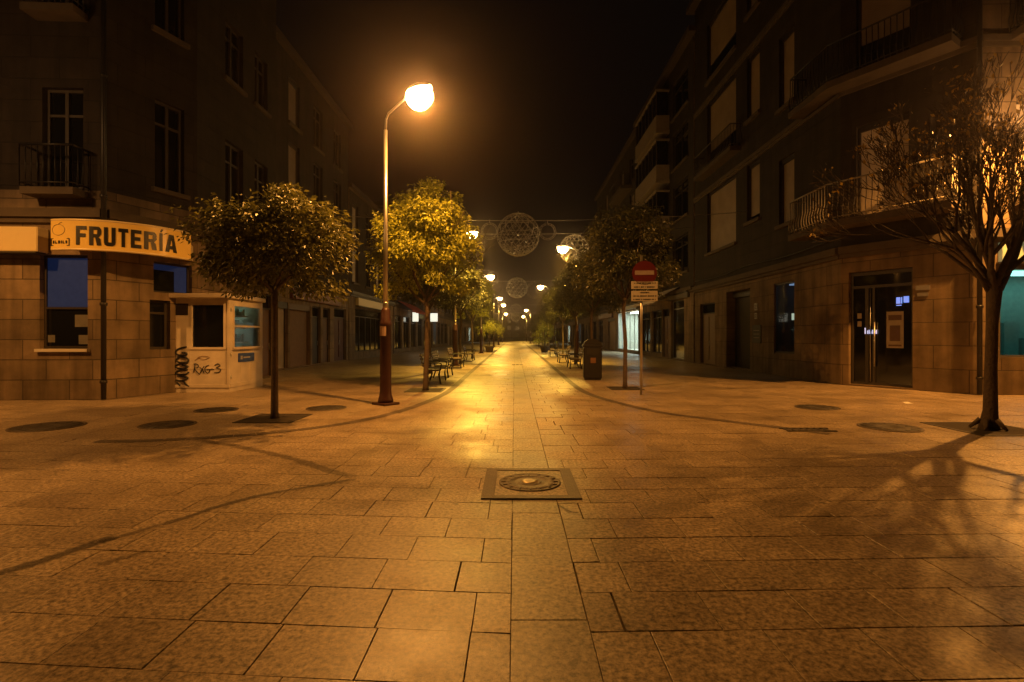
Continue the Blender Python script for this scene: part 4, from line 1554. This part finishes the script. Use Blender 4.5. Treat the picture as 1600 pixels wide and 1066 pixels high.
HL = 6.42
street_lamp('tall lit street lamp with oxblood column, nearest of the left row', -2.82, 11.2, 6.25, 1, 2100, SOD, BULB, rz=R(-41), sticker=True, arm=1.15, tilt=2, spot=166)
street_lamp('lit street lamp to the right of the bare tree beside the teal shop', 12.9, 11.4, 6.75, -1, 3300, SOD, BULB, spot=171)
street_lamp('lit street lamp left of the fruit shop window on the side street', -12.2, 7.2, 6.4, 1, 1150, SOD, BULB, spot=150)
for (lab, x, y, sd, pw) in (
    ('glowing street lamp hidden partly by the tree crown behind the traffic signs', 3.6, 29.7, -1, 5000),
    ('added street lamp half hidden behind the bright yellow-green tree', -2.95, 25.5, 1, 5200),  # lamp added to brighten the middle of the road
    ('lit street lamp just past the row of leafy trees, second of the left row', -2.85, 43.8, 1, 3700),
    ('lit street lamp on a visible pole above the columnar shrub', 3.5, 53, -1, 4000),
    ('third lit street lamp of the left row counting from the kiosk', -2.8, 69, 1, 3700),
    ('fourth lit street lamp of the left row counting from the kiosk', -2.6, 84, 1, 4000),
    ('small far lit street lamp beyond the third hanging ball', 3.1, 101, -1, 4000),
    ('tiny far lit street lamp low above the street end, right side', 3.1, 134, -1, 4000),
    ('tiny far lit street lamp low above the street end, left side', -2.8, 118, 1, 4000),
):
    street_lamp(lab, x, y, HL, sd, pw, SODY, BULBY, spot=172, narrow=.14)


# ------------------------------------------------------------------ trees
def leaf_cloud(rx, ry, rz, n, size, seed, clumps=70, hollow=.2, flat=.0, droop=.4, spread=.19, aspect=.46):
    """leaf faces gathered in clumps through an uneven ellipsoid (centre at the origin)"""
    r = random.Random(seed)
    cl = []
    ph = [r.uniform(0, 6.28) for _ in range(6)]
    for _ in range(clumps):
        while True:
            d = Vector((r.gauss(0, 1), r.gauss(0, 1), r.gauss(0, 1))).normalized()
            if d.z > -.75:
                break
        az = math.atan2(d.y, d.x)
        lump = 1 + .13 * math.sin(3 * az + ph[0]) + .13 * math.sin(5 * az + ph[1] + 2 * d.z) + .1 * math.sin(7 * d.z + ph[2]) + r.uniform(-.06, .14)
        k = (hollow + (1 - hollow) * r.random() ** .55) * lump
        k = min(k, 1.1 if d.z < .55 else .93)
        z = d.z * rz * k
        if z < -rz * .72:
            z = -rz * .72 - r.random() * .1
        cl.append((Vector((d.x * rx * k, d.y * ry * k, z)), r.uniform(.6, 1.25)))
    mb = MB()
    for i in range(n):
        c, s = cl[r.randrange(len(cl))]
        gz = lambda k: max(-1.5, min(1.5, r.gauss(0, 1))) * k
        p = c + Vector((gz(spread * s), gz(spread * s), gz(spread * .75 * s)))
        out = Vector((p.x, p.y, p.z * .5))
        out = out.normalized() if out.length > 1e-4 else Vector((1, 0, 0))
        ax = (out * .6 + Vector((r.uniform(-1, 1), r.uniform(-1, 1), r.uniform(-.7, .5) - droop))).normalized()
        sd = ax.cross(Vector((r.uniform(-1, 1), r.uniform(-1, 1), r.uniform(.2, 1.4)))).normalized()
        up = sd.cross(ax)
        L = size * r.uniform(.65, 1.3); w = L * aspect * r.uniform(.8, 1.2)
        q = [p, p + ax * L * .45 + sd * w * .5 + up * L * .06, p + ax * L - up * L * .1, p + ax * L * .45 - sd * w * .5 + up * L * .06]
        mb.face([tuple(x) for x in q])
    return mb


def branches(mb, p, d, L, r0, depth, rnd, up=.25, spread=.55, n=(2, 3), tips=None, nseg=4):
    pts = [p]; rad = [r0]
    q = p.copy(); dd = d.copy()
    for i in range(nseg):
        dd = (dd + Vector((rnd.uniform(-.14, .14), rnd.uniform(-.14, .14), rnd.uniform(-.06, .12) + up * .12))).normalized()
        q = q + dd * (L / nseg)
        pts.append(q.copy()); rad.append(max(.0058, r0 * (1 - .42 * (i + 1) / nseg)))
    mb.tube(pts, rad, 7 if r0 > .03 else 5 if r0 > .012 else 3)
    if depth == 0:
        if tips is not None:
            tips.append((q, dd))
        return
    k = rnd.randint(*n)
    for i in range(k):
        a = rnd.uniform(.6, 1.0)
        idx = nseg if i == 0 else rnd.randint(2, nseg)
        base = pts[idx]
        perp = dd.cross(Vector((rnd.uniform(-1, 1), rnd.uniform(-1, 1), rnd.uniform(-1, 1)))).normalized()
        nd = (dd + perp * spread * (rnd.uniform(.5, 1.2) if i else .35) + Vector((0, 0, up * .5))).normalized()
        branches(mb, base, nd, L * a * .78, rad[idx] * (.85 if i == 0 else .65), depth - 1, rnd, up, spread, n, tips, max(2, nseg - 1))


def leafy_tree(label, x, y, crown_z0, crown_z1, rx, n, leaf, mat, seed, clumps=70, trunk_r=.09, group='leafy street trees', size=.13, lean=0.0):
    t = thing('leafy_tree', label, 'tree', (x, y, 0), 0, group)
    rnd = random.Random(seed)
    mb = MB()
    zc = crown_z0 + .25
    pts = [Vector((0, 0, -.02)), Vector((.0, 0, .12)), Vector((rnd.uniform(-.04, .04), .02, zc * .5)), Vector((rnd.uniform(-.06, .06), 0, zc * .85)), Vector((0, 0, zc))]
    mb.tube(pts, [trunk_r * 1.5, trunk_r * 1.1, trunk_r * .95, trunk_r * .9, trunk_r * .95], 12)
    for i in range(6):
        th = i * 1.05 + rnd.uniform(-.3, .3)
        d = Vector((math.cos(th), math.sin(th), rnd.uniform(.7, 1.6))).normalized()
        branches(mb, pts[-1] - Vector((0, 0, rnd.uniform(0, .2))), d, (crown_z1 - crown_z0) * .42, trunk_r * .5, 2, rnd, .2, .6)
    mb.build('trunk', BARK, t)
    rz = (crown_z1 - crown_z0) / 2
    lc = leaf_cloud(rx, rx, rz, n, size, seed, clumps)
    cz = (crown_z0 + crown_z1) / 2
    lc.v = [(v[0] + lean, v[1], v[2] + cz) for v in lc.v]
    lc.build('crown', mat, t)
    return t


def tree_pit(x, y, s, label):
    t = thing('tree_grate', label, 'tree grate', (x, y, 0), 0, 'square tree pits')
    b = MB()
    for q in ((-s, s, -s, -s + .05), (-s, s, s - .05, s), (-s, -s + .05, -s + .05, s - .05), (s - .05, s, -s + .05, s - .05)):
        b.box(q[0], q[1], q[2], q[3], -.02, .012)
    b.build('rim', IRON, t)
    b = MB(); b.face([(-s + .05, -s + .05, .007), (s - .05, -s + .05, .007), (s - .05, s - .05, .007), (-s + .05, s - .05, .007)]); b.build('soil', SOIL, t)


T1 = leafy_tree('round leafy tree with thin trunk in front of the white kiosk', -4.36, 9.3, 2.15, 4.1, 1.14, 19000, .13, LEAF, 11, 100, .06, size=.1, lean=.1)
tree_pit(-4.36, 9.3, .5, 'square pit at the foot of the leafy tree by the kiosk')
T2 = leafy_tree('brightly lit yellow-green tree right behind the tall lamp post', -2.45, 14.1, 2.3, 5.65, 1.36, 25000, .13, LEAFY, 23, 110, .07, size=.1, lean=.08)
tree_pit(-2.45, 14.1, .5, 'square pit at the foot of the brightly lit yellow-green tree')
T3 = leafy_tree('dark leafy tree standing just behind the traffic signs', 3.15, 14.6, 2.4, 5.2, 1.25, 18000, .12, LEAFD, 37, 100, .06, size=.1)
tree_pit(3.15, 14.6, .45, 'square pit at the foot of the dark tree behind the traffic signs')
LT = [(20.5, -3.4, 'dim tree directly behind the brightly lit yellow-green one'), (27, -2.85, 'dark tree above the benches, third from the lamp post on the left'), (34, -2.8, 'dark tree deep in the left row before the second lamp'),
      (50, -3.0, 'small far tree just past the second lamp on the left'), (58, -3.0, 'far tree with its crown below the third lamp on the left'), (76, -3.0, 'far tree between the last left lamps'), (92, -3.0, 'last far tree on the left near the street end')]
for i, (yy, xx, lab) in enumerate(LT):
    s = 1.0 if yy < 40 else .8
    dup(T2 if i % 3 == 2 else T3, (xx, yy, 0), 1.1 + i * 1.7, lab, (s, s, s * (1.02 if yy < 40 else .85)))
RT = [(20.5, 3.1, 'second dark tree of the right row, above the litter bin'), (27, 3.2, 'third dark tree of the right row, above the right benches'), (35, 3.3, 'fourth dark tree of the right row, past the first right lamp'), (43, 3.4, 'fifth dark tree of the right row, before the columnar shrub'),
      (62, 3.4, 'far dark tree past the columnar shrub'), (72, 3.4, 'very far dark tree on the right, before the last lamps'), (90, 3.4, 'last far tree on the right near the street end')]
for i, (yy, xx, lab) in enumerate(RT):
    s = .95 if yy < 50 else .85
    dup(T3, (xx, yy, 0), .6 + i * 2.1, lab, (s, s, s))

# bare autumn tree at the right
bt = thing('bare_tree', 'nearly bare autumn tree with forking limbs and few leaves at right', 'tree', (7.6, 8.2, 0))
rnd = random.Random(5)
mb = MB()
tips = []
mb.tube([(0.0, 0, -.02), (.0, 0, .1), (.02, 0, .3), (.03, 0, 1.0), (.05, 0, 1.7), (.08, .0, 2.2), (.1, 0, 2.42)], [.145, .12, .095, .08, .078, .1, .07], 14)
for k_ in range(5):
    th = k_ * 1.26
    mb.tube([(.1 * math.cos(th), .1 * math.sin(th), .16), (.24 * math.cos(th), .24 * math.sin(th), .02)], [.05, .02], 6)
top = Vector((.08, 0, 2.28))
limbs = [((-.75, .1, .95), 1.4, .066), ((-.45, -.5, 1.0), 1.25, .066), ((-.2, .55, 1.15), 1.3, .07), ((.25, -.25, 1.25), 1.35, .074), ((.7, .3, .9), 1.35, .07), ((.45, .65, .9), 1.2, .06), ((.75, -.45, .85), 1.25, .062), ((.0, .05, 1.3), 1.3, .066), ((-.95, .35, .85), 1.2, .045), ((-.6, -.2, 1.3), 1.4, .055), ((-.9, -.3, 1.1), 1.3, .05), ((.2, .5, 1.5), 1.5, .055), ((-.35, .2, 1.5), 1.5, .055)]
for d, L, r0 in limbs:
    branches(mb, top + Vector((rnd.uniform(-.05, .05), rnd.uniform(-.05, .05), rnd.uniform(-.15, .1))), Vector(d).normalized(), L * .93, r0 * .75, 5, rnd, .26, .68, (2, 4), tips)
mb.build('trunk', BARKD, bt)
mb = MB()
for (q, d) in tips:
    for _ in range(rnd.choice((0, 0, 0, 0, 1, 1) if q.z > 4.4 else (0, 0, 0, 0, 0, 0, 0, 1))):
        p = q + Vector((rnd.gauss(0, .05), rnd.gauss(0, .05), rnd.gauss(0, .05)))
        ax = Vector((rnd.uniform(-.6, .6), rnd.uniform(-.6, .6), rnd.uniform(-1.2, .3))).normalized()
        sd = ax.cross(Vector((rnd.uniform(-1, 1), rnd.uniform(-1, 1), .3))).normalized()
        L = rnd.uniform(.06, .11); w = L * .5
        mb.face([tuple(x) for x in (p, p + ax * L * .5 + sd * w * .5, p + ax * L, p + ax * L * .5 - sd * w * .5)])
mb.build('crown', LEAFO, bt)
tree_pit(7.6, 8.25, .6, 'square pit at the foot of the bare autumn tree')

# columnar shrub and clipped ball in planters
def planter(label, x, y, h, r, seed, ball=False):
    t = thing('potted_shrub', label, 'shrub', (x, y, 0))
    b = MB(); b.lathe([(.28, 0), (.42, .5), (.46, .52), (.46, .58), (.4, .58), (.38, .5)], 18); b.build('pot', TRIM, t)
    b = MB(); b.tube([(0, 0, .4), (0, 0, h * .6)], .05, 6); b.build('stem', BARK, t)
    if ball:
        lc = leaf_cloud(r, r, r * .8, 2200, .1, seed, 50)
        lc.v = [(v[0], v[1], v[2] + h - r * .7) for v in lc.v]
    else:
        lc = leaf_cloud(r, r, (h - .5) / 2, 3200, .11, seed, 60, .3)
        lc.v = [(v[0] * (1.15 - .75 * (v[2] / (h - .5) + .5)), v[1] * (1.15 - .75 * (v[2] / (h - .5) + .5)), v[2] + .5 + (h - .5) / 2) for v in lc.v]
    lc.build('foliage', LEAFY, t)


planter('tall cone-shaped shrub in a pot at the right street edge', 2.75, 47, 3.4, 1.2, 71)
planter('clipped round shrub in a pot by the second left lamp', -2.3, 47, 3.0, 1.1, 72, True)

# ------------------------------------------------------------------ street furniture
bench = thing('bench', 'dark slatted bench beside the trunk of the bright tree', 'bench', (-2.55, 16.6, 0), R(90), 'benches along the street')
b = MB()
for i in range(5):
    b.box(-.85, .85, -.22 + i * .095, -.14 + i * .095, .43, .465, bev=.008)
b.build('seat', PLANK, bench)
b = MB()
for i in range(4):
    z = .55 + i * .1
    b.box(-.85, .85, .27 + i * .025, .3 + i * .025, z, z + .075, bev=.008)
b.build('backrest', PLANK, bench)
for s in (-.62, .62):
    b = MB()
    b.tube([(s, -.24, 0), (s, -.2, .25), (s, -.22, .42), (s, .25, .42), (s, .38, .95)], .025, 6)
    b.tube([(s, .3, 0), (s, .22, .25), (s, .25, .42)], .025, 6)
    b.tube(smooth_path([(s, -.22, .42), (s, -.26, .62), (s, -.1, .66), (s, .3, .64)], 4), .02, 6)
    b.build('leg', IRONP, bench)
dup(bench, (-2.6, 18.9, 0), R(90), 'dark slatted bench second along the left row of trees')
dup(bench, (-2.7, 24.2, 0), R(90), 'dark slatted bench farther along the left row, under the dark trees')
dup(bench, (-2.7, 31.0, 0), R(90), 'small far bench in the left row near the second lamp')
dup(bench, (2.75, 23.8, 0), R(-90), 'dark bench just behind the litter bin')
dup(bench, (2.7, 28.8, 0), R(-90), 'dark bench beyond the one behind the litter bin')
dup(bench, (2.8, 37.5, 0), R(-90), 'small far bench close to the potted cone shrub')

lb = thing('litter_bin', 'dark upright litter bin with domed lid and orange label', 'litter bin', (2.32 + .35, 17.6, 0), R(-4))
b = MB(); b.box(-.31, .31, -.27, .27, .05, 1.12, bev=.04); b.box(-.27, .27, -.23, .23, 0, .05); b.build('body', BINM, lb)
b = MB(); b.box(-.33, .33, -.29, .29, 1.122, 1.19, bev=.02)
b.raw([(.3 * math.cos(a) * 1.0, yy, 1.2 + .2 * math.sin(a)) for yy in (-.27, .27) for a in [math.pi * i / 8 for i in range(9)]],
      [(i, i + 1, 10 + i, 9 + i) for i in range(8)] + [tuple(range(8, -1, -1)), tuple(range(9, 18))])
b.build('lid', BINM, lb)
b = MB(); b.box(-.2, .2, -.282, -.272, .86, 1.06); b.build('slot', IRONP, lb)
b = MB(); b.box(-.08, .1, -.28, -.272, .58, .76); b.build('label_plate', ORANGE, lb)

# traffic signs
sx_, sy_ = gp(1002, 617)
sp = thing('traffic_sign', 'no entry sign on a thin post with two white plates below it', 'traffic sign', (sx_, sy_, 0), R(-3))
b = MB(); b.tube([(0, 0, 0), (0, 0, 3.55)], .03, 10); b.build('post', GALV, sp)
dz = zy(427, sy_)
b = MB(); vs = []
n = 32
for yy in (-.045, -.06):
    for i in range(n):
        vs.append((.07 + .31 * math.cos(2 * math.pi * i / n), yy, dz + .31 * math.sin(2 * math.pi * i / n)))
b.raw(vs, [tuple(range(n)), tuple(range(2 * n - 1, n - 1, -1))[::-1]] + [(i, (i + 1) % n, n + (i + 1) % n, n + i) for i in range(n)])
ds = b.build('disc', REDS, sp)
b = MB(); b.box(.07 - .24, .07 + .24, -.066, -.0605, dz - .05, dz + .06); b.build('bar', simple('worn_sign_bar', (.22, .17, .16), .5), ds)
for (pa, pb, nm) in ((440, 452, 0), (455, 471, 1)):
    z1, z0 = zy(pa, sy_), zy(pb, sy_)
    b = MB(); b.box(.07 - .33, .07 + .33, -.06, -.045, z0, z1, bev=.004); pl = b.build('plate', PLATE, sp)
    b = MB()
    rr = random.Random(9 + nm)
    for row in range(2 if nm == 0 else 3):
        zz = z0 + (z1 - z0) * ((row + .5) / (2 if nm == 0 else 3))
        u = -.26 if nm == 0 else (-.28 if row < 2 else -.1)
        end = .26 if nm == 0 else (.27 if row < 2 else .1)
        while u < end:
            w = rr.uniform(.012, .03)
            hh = rr.uniform(.012, .02)
            b.box(.07 + u, .07 + u + w, -.0625, -.0605, zz - hh, zz + hh)
            u += w + rr.choice((.008, .008, .03))
    b.build('plate_print', IRONP, pl)
b = MB()
for z in (dz, zy(446, sy_), zy(463, sy_)):
    b.box(-.05, .05, -.045, .035, z - .02, z + .02)
b.build('clamp', GALV, sp)


# ------------------------------------------------------------------ garlands over the street
def lattice_ball(r, turns=14, wire=.012):
    b = MB()
    n = 26
    for s in (-1, 1):
        for k_ in range(turns):
            pts = []
            for i in range(n + 1):
                la = -math.pi / 2 * .97 + math.pi * .97 * i / n
                lo = 2 * math.pi * k_ / turns + s * la * .8
                pts.append((r * math.cos(la) * math.cos(lo), r * math.cos(la) * math.sin(lo), r * math.sin(la)))
            b.tube(pts, wire, 4, cap=False)
    for la in (-1.2, -.8, -.4, 0, .4, .8, 1.2):
        b.tube([(r * math.cos(la) * math.cos(a * math.pi / 16), r * math.cos(la) * math.sin(a * math.pi / 16), r * math.sin(la)) for a in range(33)], wire, 4, cap=False)
    return b


ball = thing('garland_ball', 'largest hanging wire ball decoration above the street', 'garland ball', (.16, 22, 5.85), 0, 'wire balls hung over the street')
lattice_ball(.92, 13, .011).build('wire_cage', TINSEL, ball)
b = MB()
rr = random.Random(3)
for _ in range(330):
    d = Vector((rr.gauss(0, 1), rr.gauss(0, 1), rr.gauss(-1.2, .8))).normalized() * .915
    e = Vector((rr.gauss(0, 1), rr.gauss(0, 1), rr.gauss(0, 1))).normalized() * .045
    p = d
    q = [p - e, p + e, p + e + Vector((0, 0, .022)), p - e + Vector((0, 0, .022))]
    b.face([tuple(x) for x in q])
b.build('tinsel', TINSELB, ball)['kind'] = 'stuff'
b = MB(); b.tube([(0, 0, .9), (0, 0, 1.0)], .02, 6); b.build('hook', GALV, ball)
dup(ball, (.22, 45, 5.72), .5, 'second hanging wire ball, smaller in the distance')
dup(ball, (.2, 74, 5.2), .9, 'third hanging wire ball, low and far along the street')
dup(ball, (.2, 100, 5.2), 1.3, 'farthest hanging wire ball above the street end')
dup(ball, (3.35, 28.7, 6.35), .2, 'hanging wire ball next to the glowing lamp by the right trees', (.9, .9, .9))


def ring(label, x, y, z, r):
    t = thing('garland_ring', label, 'garland ring', (x, y, z), 0, 'small wire rings on the garland cables')
    b = MB()
    for rr_ in (r, r * .82):
        b.tube([(rr_ * math.cos(a * math.pi / 14), 0, rr_ * math.sin(a * math.pi / 14)) for a in range(29)], .012, 5, cap=False)
    b.build('hoop', TINSEL, t)
    b = MB()
    for a in range(14):
        th = a * math.pi / 7
        b.tube([(r * .82 * math.cos(th), 0, r * .82 * math.sin(th)), (r * math.cos(th + .2), 0, r * math.sin(th + .2))], .01, 4)
    b.build('lacing', TINSEL, t)
    b = MB(); b.tube([(0, 0, r), (0, 0, r + .14)], .01, 5); b.build('hook', GALV, t)


ring('small wire ring left of the largest hanging ball', -1.07, 22, 6.0, .36)
ring('small wire ring right of the largest hanging ball', 1.42, 22, 5.98, .36)
ring('large wire ring beside the lamp above the cone shrub', 1.75, 45, 5.5, .72)
for (yy, z, lab) in ((22, 6.45, 'nearest cable strung across the street carrying the largest ball'), (45, 6.3, 'second cable strung across the street'), (74, 5.95, 'third cable strung across the far street'), (100, 5.95, 'farthest cable strung across the street'), (28.7, 7.2, 'cable strung across the street just before the first right lamp')):
    b = MB()
    b.tube([(-10.2 + i * 20.2 / 20, yy, z + .38 * ((i - 10) / 10) ** 2 + .0) for i in range(21)], .011, 5)
    o = b.build('garland_cable', GALV)
    tag(o, lab, 'cable', 'cables across the street')

# ------------------------------------------------------------------ night air, sky, camera
hz = MB()
hz.box(-70, 70, -25, 320, -1.2, 32)
hm = bpy.data.materials.new('night_air')
hm.use_nodes = True
nt = hm.node_tree
nt.nodes.clear()
out = nt.nodes.new('ShaderNodeOutputMaterial')
pvn = nt.nodes.new('ShaderNodeVolumePrincipled')
pvn.inputs['Density'].default_value = .0013
pvn.inputs['Anisotropy'].default_value = .93
pvn.inputs['Color'].default_value = (.95, .84, .86, 1)
nt.links.new(pvn.outputs[0], out.inputs['Volume'])
tag(hz.build('haze', hm), kind='stuff')

wd = bpy.data.worlds.new('World')
scene.world = wd
wd.use_nodes = True
bg = wd.node_tree.nodes['Background']
bg.inputs['Color'].default_value = (1.0, .62, .42, 1)
bg.inputs['Strength'].default_value = .0022

cam = bpy.data.cameras.new('camera')
co = bpy.data.objects.new('camera', cam)
COL.objects.link(co)
cam.sensor_width = 36
cam.lens = 18.0
cam.clip_end = 2000
cam.shift_x = -(VX - 800) / 1600
cam.shift_y = -(533 - HZ) / 1600
co.location = (0, 0, H)
co.rotation_euler = (R(90), 0, 0)
scene.camera = co

scene.view_settings.view_transform = 'Standard'
scene.view_settings.look = 'None'
scene.view_settings.exposure = 0
scene.view_settings.gamma = 1
scene.render.resolution_x = 1024
scene.render.resolution_y = 682
cy_ = scene.cycles
cy_.use_denoising = True
try:
    cy_.denoiser = 'OPENIMAGEDENOISE'
except Exception:
    pass
cy_.max_bounces = 6
cy_.diffuse_bounces = 3
cy_.glossy_bounces = 3
cy_.transmission_bounces = 3
cy_.volume_bounces = 0
cy_.transparent_max_bounces = 12
cy_.sample_clamp_indirect = 2.0
cy_.use_light_tree = True
cy_.caustics_reflective = False
cy_.caustics_refractive = False
